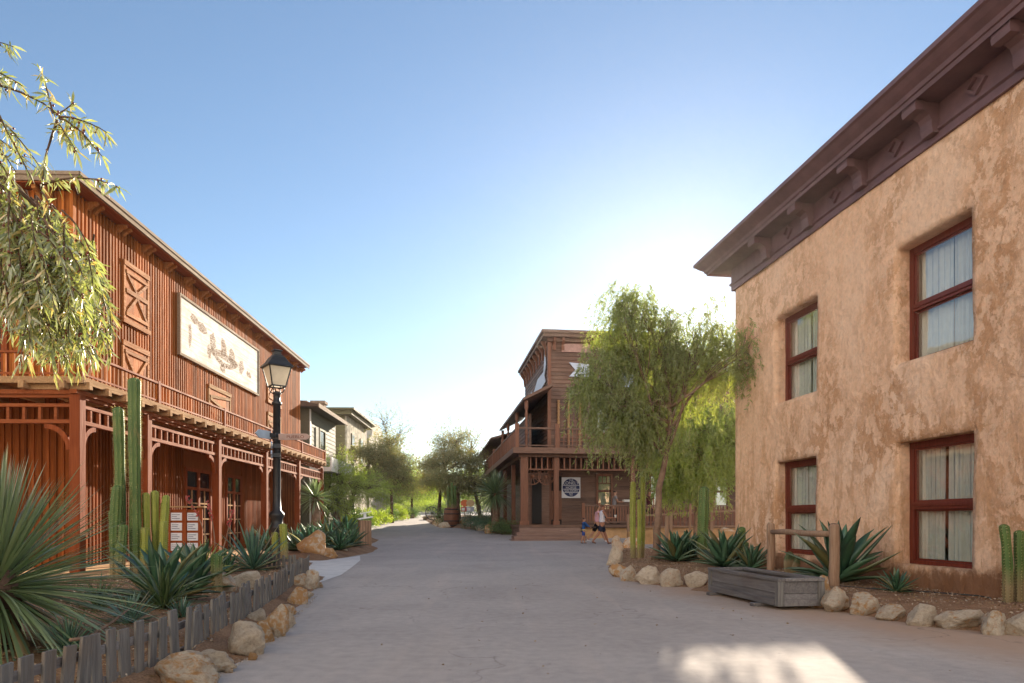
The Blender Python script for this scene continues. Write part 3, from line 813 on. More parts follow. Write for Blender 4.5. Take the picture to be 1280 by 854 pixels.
for s in [x+.76 for x in sp]:
    k = MB(); zc, r_, w_ = 6.70, .14, .045
    P4 = [(0,r_),(r_*1.25,0),(0,-r_),(-r_*1.25,0)]; Q4 = [(0,r_-w_),(r_*1.25-w_*1.3,0),(0,-r_+w_),(-r_*1.25+w_*1.3,0)]
    vs = [(.052,s+a,zc+b) for a, b in P4]+[(.095,s+a,zc+b) for a, b in P4]+[(.052,s+a,zc+b) for a, b in Q4]+[(.095,s+a,zc+b) for a, b in Q4]
    fs = []
    for i in range(4):
        j = (i+1) % 4; fs += [(i,j,j+4,i+4),(8+j,8+i,12+i,12+j),(i+4,j+4,j+12,i+12),(j,i,i+8,j+8)]
    k.add(vs, fs); k.build('diamond', M['cornice'], corn)
# ================================================================ the saloon (local x = right along its front, y = back)
SRZ = math.atan2(.118, 1)
sal = thing('wooden_saloon', 'tall dark brown clapboard saloon with corner porch and balcony at the bend of the road', 'saloon', (1.78, 33, 0), SRZ)
FZ = .86
S_ = lambda X, Y: to_local(sal, X, Y)
def laps(b, x0, x1, z0, z1, y, h=.19, holes=()):
    z = z0
    while z < z1-.01:
        zt = min(z+h, z1); segs = [(x0, x1)]
        for a, c, d, e in holes:
            if d < zt-.02 and e > z+.02:
                ns = []
                for s, t in segs:
                    if c <= s or a >= t: ns.append((s, t))
                    else:
                        if a > s: ns.append((s, a))
                        if c < t: ns.append((c, t))
                segs = ns
        for s, t in segs:
            b.add([(s,y-.035,z),(t,y-.035,z),(t,y-.006,zt),(s,y-.006,zt),(s,y+.1,z),(t,y+.1,z),(t,y+.1,zt),(s,y+.1,zt)],
                  [(0,1,2,3),(0,4,5,1),(3,2,6,7),(0,3,7,4),(1,5,6,2),(4,7,6,5)])
        z += h
def laps_side(b, y0, y1, z0, z1, x, h=.19):
    z = z0
    while z < z1-.01:
        zt = min(z+h, z1)
        b.add([(x-.035,y0,z),(x-.035,y1,z),(x-.006,y1,zt),(x-.006,y0,zt),(x+.1,y0,z),(x+.1,y1,z),(x+.1,y1,zt),(x+.1,y0,zt)],
              [(0,3,2,1),(0,1,5,4),(3,7,6,2),(0,4,7,3),(1,2,6,5),(4,5,6,7)])
        z += h
ST = 5.6                                   # width of the tall part
WINS = [(2.35, 3.15, 1.55, 3.28), (5.0, 5.75, 1.55, 3.28), (2.3, 3.2, 5.3, 6.9), (8.3, 9.1, 1.55, 3.28)]
f = MB(); laps(f, 0, ST, FZ, 9.75, 0, .19, WINS+[(-.7+.75, .62, FZ, 3.2)]); laps(f, ST, 13.5, FZ, 8.0, 0, .19, WINS); f.build('wall', M['saloon'], sal)
f = MB(); laps_side(f, 0, 8.3, .3, 9.75, 0); laps_side(f, 8.3, 27, .3, 6.9, 0); f.build('side_wall', M['saloon_y'], sal)
f = MB(); laps_side(f, .9, 26.8, 4.21, 6.35, -.82); f.build('upper_side_wall', M['saloon_y'], sal)
f = MB(); f.bx(.11, ST-.1, .11, 8.2, .2, 9.6); f.bx(.11, 6, 8.3, 27, .2, 6.9); f.bx(ST-.1, 13.4, .11, 9, .2, 7.9); f.build('core_wall', M['saloon_y'], sal)
# cornice of the tall part and of the annex, brackets under it
f = MB()
f.bx(-.42, ST+.2, -.55, 8.6, 10.02, 10.16); f.bx(-.34, ST+.15, -.44, 8.5, 9.86, 10.018); f.bx(-.1, ST+.1, -.16, 8.4, 9.70, 9.858)
f.build('cornice', M['saloon'], sal)
f = MB(); f.bx(ST+.202, 13.6, -.30, 9, 8.22, 8.36); f.bx(ST+.1, 13.5, -.16, 8.9, 8.0, 8.218); f.build('annex_cornice', M['saloon'], sal)
k = .25
while k < ST:
    for zz in (0,):
        b = MB(); b.prism([(0,9.85),(.3,9.85),(.28,9.72),(.1,9.55),(.07,9.3),(0,9.3)], lambda a, c, t: (t, -a-.04, c), k-.07, k+.07); b.build('bracket', M['saloon_z'], sal)
    k += .42 if k < .5 else 1.5
b = MB(); b.bx(.62, 2.15, -.06, -.037, 9.22, 9.62); b.build('attic_vent', m_plain('pink_board', (.42,.25,.21), .7), sal)
k = .5
while k < 8.2:
    b = MB(); b.prism([(0,9.85),(.28,9.85),(.26,9.72),(.1,9.5),(.06,9.1),(0,9.1)], lambda a, c, t: (-a-.04, t, c), k-.07, k+.07); b.build('bracket', M['saloon_z'], sal); k += .95
for x in (0.02, ST-.05):
    b = MB(); b.bx(x-.09, x+.09, -.06, .05, FZ, 9.69); b.build('corner_board', M['saloon_z'], sal)
# windows
PALE = m_plain('sky_reflection_blind', (.74,.66,.45), .7, 0, .3, 0, .1, 2, .1)  # pale blind colour stands in for bright sky reflected in the panes
for i, (a, c, d, e) in enumerate(WINS):
    b = MB(); t = .09
    b.bx(a-.02, a+t, -.07, .06, d-.05, e+.05); b.bx(c-t, c+.02, -.07, .06, d-.05, e+.05); b.bx(a+t, c-t, -.068, .06, d-.05, d+.06); b.bx(a+t, c-t, -.068, .06, e-.06, e+.06)
    zm = d+(e-d)*.55; b.bx(a+t, c-t, -.05, .05, zm-.05, zm+.05)
    b.bx(a+t, c-t, -.035, .03, e-.42, e-.38)
    for k in (1, 2): xx = a+t+(c-a-2*t)*k/3; b.bx(xx-.015, xx+.015, -.033, .028, e-.38, e-.06)
    o = b.build('window', M['saloon_z'], sal)
    p = MB(); p.bx(a+.05, c-.05, .012, .018, d, e); p.build('pane', M['glass'], o)
    p = MB(); p.bx(a+.05, c-.05, .05, .06, d, e); p.build('blind', PALE if i != 2 else m_plain('grey_blind', (.45,.50,.52), .6), o)
# porch and balcony: posts, beam with hanging slats, deck, railing, side awning
PYF, PXL = -1.84, -1.46
f = MB(); f.bx(PXL-.25, 13.5, PYF-.25, -.04, FZ-.12, FZ); f.bx(PXL-.25, -.04, -.04, 17, FZ-.12, FZ); f.build('porch_floor', M['saloon'], sal)
f = MB(); f.bx(1.35, 13.5, PYF-.1, PYF+.1, .0, FZ-.14); f.build('porch_base', M['sand'], sal)
f = MB(); f.bx(PXL-.2, -.1, PYF+.3, 16.8, .1, FZ-.13); f.bx(-.1, 1.35, PYF+.2, -.1, .1, FZ-.13); f.build('porch_skirt', M['saloon_y'], sal)
for x, y, wd in [(PXL, PYF, .34), (.02, PYF, .22), (3.6, PYF, .2), (7.2, PYF, .2), (10.8, PYF, .2), (PXL, 2.2, .2), (PXL, 6.2, .2), (PXL, 10.4, .2), (PXL, 14.6, .2)]:
    b = MB(); b.bx(x-wd/2, x+wd/2, y-wd/2, y+wd/2, FZ, 3.93)
    b.bx(x-wd/2-.04, x+wd/2+.04, y-wd/2-.04, y+wd/2+.04, FZ, FZ+.18); b.build('porch_post', M['saloon_z'], sal, bevel=.01)
f = MB(); f.bx(PXL-.25, 13.5, PYF-.14, PYF+.14, 3.94, 4.12); f.bx(PXL-.14, PXL+.14, PYF+.14, 17, 3.94, 4.12); f.build('beam', M['saloon'], sal)
f = MB(); f.bx(PXL-.5, 13.5, PYF-.42, -.04, 4.125, 4.20); f.bx(PXL-.5, -.04, -.04, 17, 4.125, 4.20); f.bx(PXL-.55, 13.5, PYF-.47, PYF-.43, 4.08, 4.34); f.bx(PXL-.55, PXL-.51, PYF-.43, 17, 4.08, 4.34)
f.build('balcony_deck', M['saloon'], sal)
f = MB(); x = PXL+.3
while x < 13: f.bx(x-.03, x+.03, PYF-.03, PYF+.03, 3.42, 3.938); x += .26
f.bx(PXL+.17, 13.4, PYF-.04, PYF+.04, 3.36, 3.418); f.build('frieze', M['saloon_z'], sal)
f = MB()
f.bx(PXL-.4, 13.4, PYF-.34, PYF-.27, 5.18, 5.26); f.bx(PXL-.4, 13.4, PYF-.33, PYF-.28, 4.42, 4.47); f.bx(PXL-.4, PXL-.33, PYF-.27, 17, 5.18, 5.26)
rl2 = f.build('railing', M['saloon'], sal)
f = MB(); x = .12
while x < 13:
    if x < .2 or x > .3: f.bx(x-.02, x+.02, PYF-.325, PYF-.285, 4.21, 5.178)
    x += .2
for zz in (4.62, 4.78, 4.94): f.bx(.12, 13.3, PYF-.318, PYF-.292, zz, zz+.03)
yb = PYF
while yb < 16.8: f.bx(PXL-.385, PXL-.345, yb-.02, yb+.02, 4.21, 5.178); yb += .22
f.build('baluster', M['saloon_z'], rl2)
for x, y in ((PXL-.36, PYF-.30), (.0, PYF-.30), (3.6, PYF-.30), (7.2, PYF-.30), (PXL-.36, 4), (PXL-.36, 9), (PXL-.36, 14)):
    b = MB(); b.bx(x-.09, x+.09, y-.09, y+.09, 4.21, 5.42); b.build('newel', M['saloon_z'], rl2)
# awning roof over the side balcony
f = MB(); f.prism([(0,7.45),(-1.42,6.70),(-1.42,6.58),(0,7.28)], lambda a, b, t: (a-.04, t, b), -1.5, 9.5); f.build('awning_roof', M['saloon_y'], sal)
f = MB(); f.prism([(0,6.75),(-1.95,6.2),(-1.95,6.08),(0,6.6)], lambda a, b, t: (a-.04, t, b), 9.52, 27); f.build('lower_awning_roof', M['saloon_y'], sal)
for y in (-1.3, 2.2, 6.2, 9.2):                   # turned balcony posts
    b = MB(); b.lathe([(.09,4.2),(.09,4.5),(.05,4.55),(.08,4.75),(.05,4.95),(.08,5.15),(.05,5.35),(.08,5.55),(.05,5.75),(.08,5.95),(.05,6.15),(.09,6.25),(.09,6.6)], 10, (-1.28, y, 0)); b.build('balcony_post', M['saloon_z'], sal)
for x in (.45, .95, 1.5):
    b = MB(); pts = [(x, -.12, 4.25+i*.1) for i in range(28)]
    b.lathe([(.05+.03*(i % 2), 4.25+i*.09) for i in range(30)], 10, (x, -.12, 0)); b.build('turned_post', M['deck'], sal)
# saloon doors at the corner bay with plank panels, wagon wheels over them
b = MB(); b.bx(.05, .62, -.02, .05, FZ, 3.2); o = b.build('door', M['dark'], sal)
b = MB()
for a in (.05, .36):
    b.bx(a, a+.26, -.055, -.025, FZ+.25, 2.5)
b.build('door_leaf', M['saloon_z'], o)
b = MB(); b.bx(PXL+.3, -.12, PYF+1.0, PYF+1.06, FZ, 3.3); b.build('entry_screen', M['saloon'], sal)
b = MB(); b.bx(-.95, -.5, PYF+.92, PYF+.998, FZ+.05, 3.0); b.build('entry_door', M['dark'], sal)
def wheel(name, lab, c, r, ax, parent=None, mat=None, loc=None):
    """spoked wagon wheel in the plane normal to ax"""
    ax = Vector(ax).normalized(); u = ax.cross(Vector((0,0,1))).normalized(); v = Vector((0,0,1)) if abs(ax.z) < .1 else u.cross(ax)
    v = u.cross(ax)*-1
    t = thing('wagon_wheel', lab, 'wagon wheel', c)
    b = MB(); n = 28
    for k in range(n):
        a0, a1 = 2*math.pi*k/n, 2*math.pi*(k+1)/n
        b.beam(u*r*math.cos(a0)+v*r*math.sin(a0), u*r*math.cos(a1)+v*r*math.sin(a1), .05, .06, ax)
    b.build('rim', mat, t)
    b = MB()
    for k in range(10):
        a = 2*math.pi*k/10; d = u*math.cos(a)+v*math.sin(a); b.beam(d*.05, d*(r-.02), .03, .03, ax)
    b.build('spoke', mat, t)
    b = MB(); b.tube([ax*-.08, ax*.08], .08, 10); b.build('hub', mat, t)
    return t
fl = sal.matrix_basis
wheel('wagon_wheel', 'small wagon wheel hung left of the dark saloon door, under the porch beam', fl @ Vector((-1.02, PYF+.35, 3.08)), .36, (.1,-1,0), mat=M['saloon_z'])
wheel('wagon_wheel', 'small wagon wheel hung right of the dark saloon door, beside the round poster', fl @ Vector((-.38, PYF+.35, 3.08)), .36, (.1,-1,0), mat=M['saloon_z'])
# steps up to the corner
for i in range(4):
    b = MB(); dd = .34*(3-i); b.bx(-1.75-.16*(3-i), 1.02+.06*(3-i), PYF-.3-dd-.34, PYF-.255-.002, .15 if i == 0 else .22+.16*(i-1)+.006, .22+.16*i if i < 3 else FZ-.13)
    b.build('step', m_wood('step_boards', (.18,.105,.08), (.33,.215,.17), 'x', .75, .4, .4) if i == 0 else bpy.data.materials['step_boards'], sal)
# porch railing along the front
def slat_railing(root, x0, x1, y, z0, h, posts, mat, matp, gap=.13, w_=.07):
    f = MB(); f.bx(x0, x1, y-.035, y+.035, z0+h-.07, z0+h); f.bx(x0, x1, y-.025, y+.025, z0+.1, z0+.16); r = f.build('porch_railing', mat, root)
    f = MB(); x = x0+.06
    while x < x1: f.bx(x-w_/2, x+w_/2, y-.015, y+.015, z0+.162, z0+h-.072); x += gap
    f.build('slat', matp, r)
    for x in posts: b = MB(); b.bx(x-.06, x+.06, y-.062, y+.062, z0-.1, z0+h+.08); b.build('post', matp, r)
slat_railing(sal, 1.25, 13.3, PYF-.14, FZ, .92, (1.25, 1.98, 3.75, 5.6, 7.4, 9.2), M['saloon'], M['saloon_z'])
# round blue poster and the two ribbon banners
NAVY = m_plain('navy_print', (.030,.040,.115), .6, 0, .3, 0, .1, 6, 0)
WH = m_plain('poster_white', (.66,.66,.68), .6, 0, .3, 0, .06, 4, 0)
po = thing('poster', 'white square poster with a navy roundel of lettering beside the saloon window', 'poster', fl @ Vector((.62, -.06, 2.15)), SRZ)
b = MB(); b.bx(0, .92, -.015, 0, 0, 1.0); b.build('board', WH, po)
b = MB(); n = 48; b.prism([(.46+.42*math.cos(2*math.pi*i/n), .5+.44*math.sin(2*math.pi*i/n)) for i in range(n)], lambda a, c, t: (a, t, c), -.021, -.0155); rd = b.build('roundel', NAVY, po)
for tx, z_, sz in (('THE', .86, .12), ('LONELY', .72, .21), ('HORSE', .50, .17), ('SALOON', .335, .16), ('BAR', .20, .10), ('TO', .11, .10)):
    font_mesh(tx, sz, 'lettering', WH, po, (.46, -.024, z_), (R(90),0,0), .001, sx=1.0)
b = MB()
for z_ in (.612, .425, .265): b.bx(.06, .86, -.0235, -.0215, z_-.012, z_+.012)
b.build('band', WH, po)
RIB = m_plain('pale_blue_banner', (.50,.55,.66), .6, 0, .3, 0, .08, 3, 0)
rb = thing('banner', 'pale blue swallow tailed ribbon banner on the front of the saloon', 'banner', fl @ Vector((.98, -.07, 8.03)), SRZ)
b = MB(); b.prism([(0,0),(.98,.0),(.98,.62),(0,.68),(.30,.33)], lambda a, c, t: (a, t, c), -.03, 0); b.build('tail', RIB, rb)
b = MB(); b.prism([(.84,-.45),(3.2,-.45),(3.2,.20),(.84,.20)], lambda a, c, t: (a, t, c), -.07, -.034); b.build('face', RIB, rb)
font_mesh('B', .55, 'lettering', m_plain('rust_print', (.36,.17,.14), .6), rb, (1.2, -.072, -.13), (R(90),0,0), .002, 'LEFT')
rb = thing('banner', 'pale blue zigzag ribbon banner on the side wall of the saloon', 'banner', fl @ Vector((-.05, .25, 7.5)), SRZ)
b = MB(); b.prism([(.1,1.15),(.35,1.75),(.7,.95),(2.6,.95),(4.4,.35),(4.9,.75),(5.6,.15),(7.6,.1),(6.9,-.05),(3.2,-.1),(1.6,.2),(.2,.35),(.5,.7)], lambda a, c, t: (t, a, c), -.06, -.02); b.build('cloth', RIB, rb)

# ---------------------------------------------------------------- ramp railing in front of the annex
rr_ = thing('ramp_railing', 'pale wooden ramp railing on a low ochre wall behind the tree', 'railing', (4.6, 27.2, .0), R(3))
b = MB(); b.bx(0, 5.2, -.12, .12, .0, .62); b.build('wall', M['sand'], rr_)
b = MB(); b.beam((0,0,1.22),(5.2,0,1.50), .07, .07); b.beam((0,0,.78),(5.2,0,.84), .05, .05); b.build('rail', M['log'], rr_)
b = MB(); x = .1
while x < 5.2: b.bx(x-.03, x+.03, -.015, .015, .84, 1.18+.05*x); x += .17
b.build('slat', M['saloon_z'], rr_)
for x in (.05, 1.75, 3.4, 5.1): b = MB(); b.bx(x-.06, x+.06, -.06, .06, .6, 1.3+.055*x); b.build('post', M['log'], rr_)
# wooden building further up the street beyond the saloon
wb = thing('wooden_shop', 'low brown wooden shop with a stepped cornice beyond the saloon', 'shop', (-.2, 52.0, tz(52)), SRZ)
b = MB(); laps_side(b, 0, 14, 0, 6.0, 0, .25); laps(b, 0, 6, 0, 6.0, 0, .25); b.build('wall', M['saloon_y'], wb)
b = MB(); b.bx(.11, 5.9, .11, 13.9, 0, 5.9); b.build('core_wall', M['saloon_y'], wb)
b = MB(); b.bx(-.7, 6.2, -.6, 14, 5.95, 6.2); b.bx(-.4, 6.1, -.35, 13.9, 5.72, 5.948); b.bx(-.9, -.05, -.8, 8, 4.55, 4.75); b.build('cornice', M['saloon_y'], wb)
b = MB(); b.bx(-.12, -.037, 1.0, 2.2, 4.9, 5.6); b.build('window', M['whitepaint'], wb)
# ================================================================ houses up the street on the left
OLIVE = m_wood('olive_boards', (.11,.095,.042), (.18,.155,.075), 'y', .75, .4, .3)
OLIVEX = m_wood('olive_boards_front', (.12,.10,.045), (.20,.17,.08), 'x', .75, .4, .3)
GREENW = m_wood('grey_green_boards', (.105,.10,.062), (.18,.17,.115), 'y', .75, .4, .35)
gh = thing('green_house', 'grey green clapboard house with a white balcony behind the barn', 'house', (-9.35, 31.4, tz(31)), R(1.5))
b = MB(); z = 0
while z < 6.0:
    b.add([(.03,0,z),(.03,5.2,z),(.004,5.2,z+.2),(.004,0,z+.2)], [(0,1,2,3)]); z += .2
b.bx(-7, 0, .0, 5.2, 0, 6.0); b.build('wall', GREENW, gh)
b = MB(); b.prism([(-7.4,6.0),(.55,6.0),(.55,6.10),(-3.4,6.9),(-7.4,6.1)], lambda a, c, t: (a, t, c), -.5, 5.6); b.build('roof', M['roof'], gh)
b = MB(); b.bx(.552, .60, -.5, 5.6, 5.95, 6.14); b.build('fascia', M['fascia'], gh)
b = MB(); b.bx(.035, .10, 1.6, 1.7, 3.7, 5.3); b.bx(.035, .10, 2.7, 2.8, 3.7, 5.3); b.bx(.035, .10, 1.7, 2.7, 5.2, 5.3); b.bx(.035, .10, 1.7, 2.7, 3.7, 3.8); o = b.build('window', OLIVE, gh)
b = MB(); b.bx(.036, .05, 1.7, 2.7, 3.8, 5.2); b.build('pane', M['darkglass'], o)
b = MB(); b.bx(.036, .07, 1.0, 1.55, 3.75, 5.25); b.build('shutter', GREENW, gh)
b = MB(); b.bx(.05, 1.0, .1, 5.0, 3.1, 3.3); b.bx(.96, 1.02, .1, 5.0, 3.302, 3.75); b.build('balcony', M['whitepaint'], gh)
b = MB(); b.bx(.035, .075, -.02, .12, 0, 5.95); b.build('corner_board', M['whitepaint'], gh)
oh = thing('olive_house', 'square olive boarded house with two chimneys and a pale stone side wall', 'house', (-11.0, 45, tz(45)+.3), R(1.5))
b = MB(); z = 0
while z < 7.0:
    b.add([(-3.6,-.03,z),(0,-.03,z),(0,-.004,z+.22),(-3.6,-.004,z+.22)], [(0,1,2,3)]); z += .22
b.bx(-9, -.02, 0, 7, 0, 7.0); b.build('wall', OLIVEX, oh)
b = MB(); b.bx(-.018, .1, -.02, 7.05, 0, 6.98); b.build('stone_wall', m_plain('pale_rubble', (.42,.37,.28), .9, 0, .2, 0, .55, 2.2, .8), oh)
b = MB(); b.bx(-9.4, .5, -.4, 7.4, 7.0, 7.28); b.bx(-9.6, .7, -.6, 7.6, 7.282, 7.42); b.build('cornice', OLIVE, oh)
for xx in (-3.3, -2.1):
    b = MB(); b.bx(xx-.42, xx+.42, 1.2, 1.9, 7.42, 7.95); b.bx(xx-.5, xx+.5, 1.1, 2.0, 7.952, 8.15); b.build('chimney', M['bark'], oh)
for yy in (1.4, 4.4):
    b = MB(); b.bx(.11, .16, yy, yy+.9, 4.0, 6.0); o = b.build('window', OLIVE, oh); b = MB(); b.bx(.161, .165, yy+.1, yy+.8, 4.1, 5.9); b.build('pane', M['darkglass'], o)
ph = thing('parapet_house', 'pale house with a curved parapet further up the street', 'house', (-11.3, 54, tz(54)), R(2))
b = MB(); prof = [(0,0),(9,0),(9,6.6),(8,6.8),(7.2,7.6),(5.5,8.2),(3.5,8.2),(1.8,7.6),(1,6.8),(0,6.6)]
b.prism(prof, lambda a, c, t: (t, a, c), -6, 0); b.build('wall', m_plain('pale_render', (.44,.40,.33), .9, 0, .2, 0, .3, 1.5, .3), ph)
for yy in (1.3, 4.0, 6.7):
    b = MB(); b.bx(.004, .05, yy, yy+1.0, 3.9, 5.8); o = b.build('window', OLIVE, ph); b = MB(); b.bx(.052, .056, yy+.1, yy+.9, 4.0, 5.7); b.build('pane', M['darkglass'], o)
hl = []
for i in range(41):
    x = -150+i*7.5; hl.append((x, 185+10*math.sin(i*.7), 2+5*(.5+.5*math.sin(i*.37+1))+2*noise.noise(Vector((i*.3,1,2)))))
b = MB(); n = len(hl)
b.add([(x, y, 1) for x, y, z in hl]+[(x, y+22, z+3) for x, y, z in hl]+[(x, y+60, 1) for x, y, z in hl],
      [(i, i+1, n+i+1, n+i) for i in range(n-1)]+[(n+i, n+i+1, 2*n+i+1, 2*n+i) for i in range(n-1)], True)
structure(b.build('hills', m_plain('scrub_hill', (.10,.11,.06), .95, 0, .1, 0, .5, .05, .3)))
# ================================================================ plants, stones, fence
M['agave'] = m_leaf('agave_leaf', (.045,.125,.065), (.09,.20,.105), .18, .35, gloss=.10, cc=(.20,.19,.07))
M['agave_b'] = m_leaf('blue_agave_leaf', (.085,.185,.125), (.15,.28,.19), .15, .35, gloss=.10, cc=(.28,.25,.15))
M['agave_y'] = m_leaf('variegated_leaf', (.26,.36,.07), (.58,.60,.24), .35, .4, gloss=.10)
M['green'] = m_leaf('shrub_leaf', (.08,.16,.035), (.17,.27,.06), .4, .4)
M['grass'] = m_leaf('grass_blade', (.06,.12,.03), (.13,.20,.06), .4, .4)
M['yucca'] = m_leaf('yucca_blade', (.11,.18,.08), (.26,.33,.18), .35, .38, gloss=.16)
M['yucca_dry'] = m_leaf('dry_yucca_blade', (.32,.20,.06), (.42,.33,.13), .35, .5)
M['willow'] = m_leaf('willow_leaf', (.21,.25,.075), (.38,.41,.16), .5, .38, gloss=.2, cc=(.52,.38,.13))
M['pepper'] = m_leaf('pepper_leaf', (.20,.25,.05), (.38,.41,.10), .66, .45)
M['lime'] = m_leaf('lime_leaf', (.24,.34,.03), (.42,.50,.06), .62, .45)
M['oliveleaf'] = m_leaf('olive_leaf', (.19,.20,.06), (.33,.31,.11), .5, .5, cc=(.40,.28,.09))
M['berry'] = m_plain('berry', (.20,.035,.02), .4, 0, .5, .3)
def m_cactus(name, ca, cb):
    m, nt, out = newmat(name); q = NB(nt)
    v = q.coord(); n1 = q.noise(v, 3, 4); c = q.ramp(n1, [(.3, ca), (.7, cb)])
    sx = q.n('ShaderNodeSeparateXYZ'); q.l(v, sx.inputs[0])
    c = q.mix(q.ramp(q.noise(q.coord((1,1,.4)), 6, 5, .7), [(.56, 0), (.70, .7)]), c, (.24,.19,.07))
    ft = q.math('ADD', sx.outputs[2], q.math('MULTIPLY', q.noise(q.coord((1,1,.5)), 5, 5, .7), -.45))
    c = q.mix(q.ramp(ft, [(-.0, .85), (.22, 0)]), c, (.25,.18,.10))
    q.bsdf(out, c, .5, q.bump(q.noise(v, 40, 3), .25, .01), .35); return m
M['cactus'] = m_cactus('cactus_skin', (.06,.115,.03), (.12,.185,.05))
M['cactus_y'] = m_cactus('yellow_cactus_skin', (.20,.25,.04), (.33,.34,.07))
M['spine'] = m_leaf('cactus_spine', (.55,.48,.28), (.75,.68,.45), .5, .5)
nrng = np.random.default_rng(11)

def agave_mesh(n, L, Wd, seed, curl=.35, tmin=8, tmax=82, thick=.06, narrow=False):
    """rosette of channelled, pointed leaves"""
    rg = random.Random(seed); b = MB(); K = 7
    for i in range(n):
        f = i/(n-1); az = i*2.39996+rg.uniform(-.15,.15)
        el = R(tmin+(tmax-tmin)*f**1.1+rg.uniform(-5,5)); l = L*(.72+.28*math.sin(math.pi*min(1, .25+.75*(1-f*.75))))*rg.uniform(.85,1.08)
        if f > .85: l *= .85
        w = Wd*rg.uniform(.85,1.1); pos = Vector((0,0,.02)); cu = curl*rg.uniform(.5,1.3)*(1 if rg.random() > .2 else -.6)
        rows = []
        for k in range(K+1):
            t = k/K; e_ = el-cu*t*(1 if el > .35 else .45)
            d = Vector((math.cos(az)*math.cos(e_), math.sin(az)*math.cos(e_), math.sin(e_)))
            s = Vector((-math.sin(az), math.cos(az), 0)); nn = s.cross(d)*-1
            if narrow: ww = w*(1-t**2.2)*.9+.0005
            else: ww = w*(.55+.9*t-1.45*t**2.6) if t < 1 else 0
            ww = max(ww, .0015)*.5
            ch = ww*.45
            rows.append((pos+s*ww+nn*ch, pos+nn*0, pos-s*ww+nn*ch, pos-nn*thick*L*.35*(1-t)))
            pos = pos+d*l/K
        vs = [p for r_ in rows for p in r_]; fs = []
        for k in range(K):
            a, c = k*4, k*4+4
            fs += [(a,a+1,c+1,c),(a+1,a+2,c+2,c+1),(a+2,a+3,c+3,c+2),(a+3,a,c,c+3)]
        b.add(vs, fs, True)
    return b
AG = {}
def agave(lab, x, y, r, mat='agave', kind='big', rot=0, group=None, cat='agave', z=None):
    key = (kind, mat)
    t = thing('agave_plant', lab, cat, (x, y, (bz(x, y) if z is None else z)-.01), rot, group)
    if key not in AG:
        if kind == 'big': b = agave_mesh(34, 1, .23, 3)
        elif kind == 'big2': b = agave_mesh(42, 1, .19, 8, .5, 5, 85)
        elif kind == 'spiky': b = agave_mesh(48, 1, .10, 12, .12, 0, 86, .05)
        elif kind == 'strap': b = agave_mesh(60, 1, .075, 21, .75, 20, 86, .03, True)
        else: b = agave_mesh(30, 1, .17, 5, .2, 5, 80)
        o = b.build('leaves', M[mat], t); AG[key] = o.data
    else:
        o = bpy.data.objects.new('leaves', AG[key]); COL.objects.link(o); o.parent = t
    o.scale = (r, r, r*rng.uniform(.9,1.08)); return t
def cactus_stem(b, sp, base, h, r, ribs=8, seed=0, lean=(0,0), bulge=.06):
    """ribbed column with a domed tip; spines collected in sp"""
    rg = random.Random(seed); K = max(8, int(h/.09)); n = ribs*4; vs = []; fs = []
    cen = lambda t: Vector((base[0]+lean[0]*t*t*h+.02*r/.1*math.sin(3*t+seed), base[1]+lean[1]*t*t*h, base[2]+h*t))
    ts = [i/K*(1-.9*r/h) for i in range(K+1)]+[1-.9*r/h*(1-math.sin(a)) for a in (R(25), R(48), R(68), R(84))]
    for i, t in enumerate(ts):
        c = cen(t)
        k_ = 1 if i <= K else math.cos((R(25), R(48), R(68), R(84))[i-K-1])
        rr = r*k_*(1+bulge*math.sin(t*7+seed)+bulge*.6*math.sin(t*17+seed*2))*(.86+.14*min(1, t*6))
        for j in range(n):
            a = 2*math.pi*j/n; q_ = rr*(1+.17*math.cos(ribs*a))
            vs.append(c+Vector((q_*math.cos(a), q_*math.sin(a), 0)))
    m = len(ts)
    for i in range(m-1):
        for j in range(n):
            a, c = i*n+j, i*n+(j+1) % n; fs.append((a, c, c+n, a+n))
    fs.append(tuple(range((m-1)*n, m*n)))
    b.add(vs, fs, True)
    st = max(.035, r*.45); z = st
    while z < h:
        t = z/h; c = cen(t)
        for j in range(ribs):
            a = 2*math.pi*j/ribs; o = c+Vector((math.cos(a), math.sin(a), 0))*r*1.15
            for _ in range(4):
                d = Vector((math.cos(a), math.sin(a), 0))+Vector((rg.uniform(-.9,.9), rg.uniform(-.9,.9), rg.uniform(-.7,.7)))
                d = d.normalized()*rg.uniform(.3,.65)*r; s = Vector((-d.y, d.x, d.z)).normalized()*.004
                sp.add([o-s, o+s, o+d], [(0,1,2)])
        z += st
def cactus(lab, x, y, stems, mat='cactus', cat='cactus', group=None, name='column_cactus'):
    z = bz(x, y); t = thing(name, lab, cat, (x, y, z-.03), 0, group); sp = MB()
    for i, (dx, dy, h, r, lx, ly) in enumerate(stems):
        b = MB(); cactus_stem(b, sp, (dx, dy, 0), h, r, 8 if r > .06 else 7, i*1.7+x, (lx, ly)); b.build('stem', M[mat], t, recalc=False)
    sp.build('spines', M['spine'], t, recalc=False); return t
def stone_mesh(seed, n=4):
    bm = bmesh.new(); bmesh.ops.create_icosphere(bm, subdivisions=n, radius=1)
    rg = random.Random(seed); off = Vector((seed*3.1, seed*1.7, 5))
    planes = [(Vector((rg.gauss(0,1), rg.gauss(0,1), rg.gauss(0,.8))).normalized(), rg.uniform(.50,.84)) for _ in range(16)]
    for v in bm.verts:
        p = v.co.normalized(); r = 1.0
        for nrm, d in planes:
            c = p.dot(nrm)
            if c > 1e-3: r = min(r, d/c)
        r = min(r, 1.02)
        r += .10*noise.noise(p*1.6+off)+.05*noise.noise(p*4+off)+.028*noise.noise(p*9+off)*1.3+.018*noise.noise(p*20+off)
        v.co = p*r
    me = bpy.data.meshes.new('stone'); bm.to_mesh(me); bm.free()
    me.polygons.foreach_set('use_smooth', [True]*len(me.polygons)); me.materials.append(M['stone']); return me
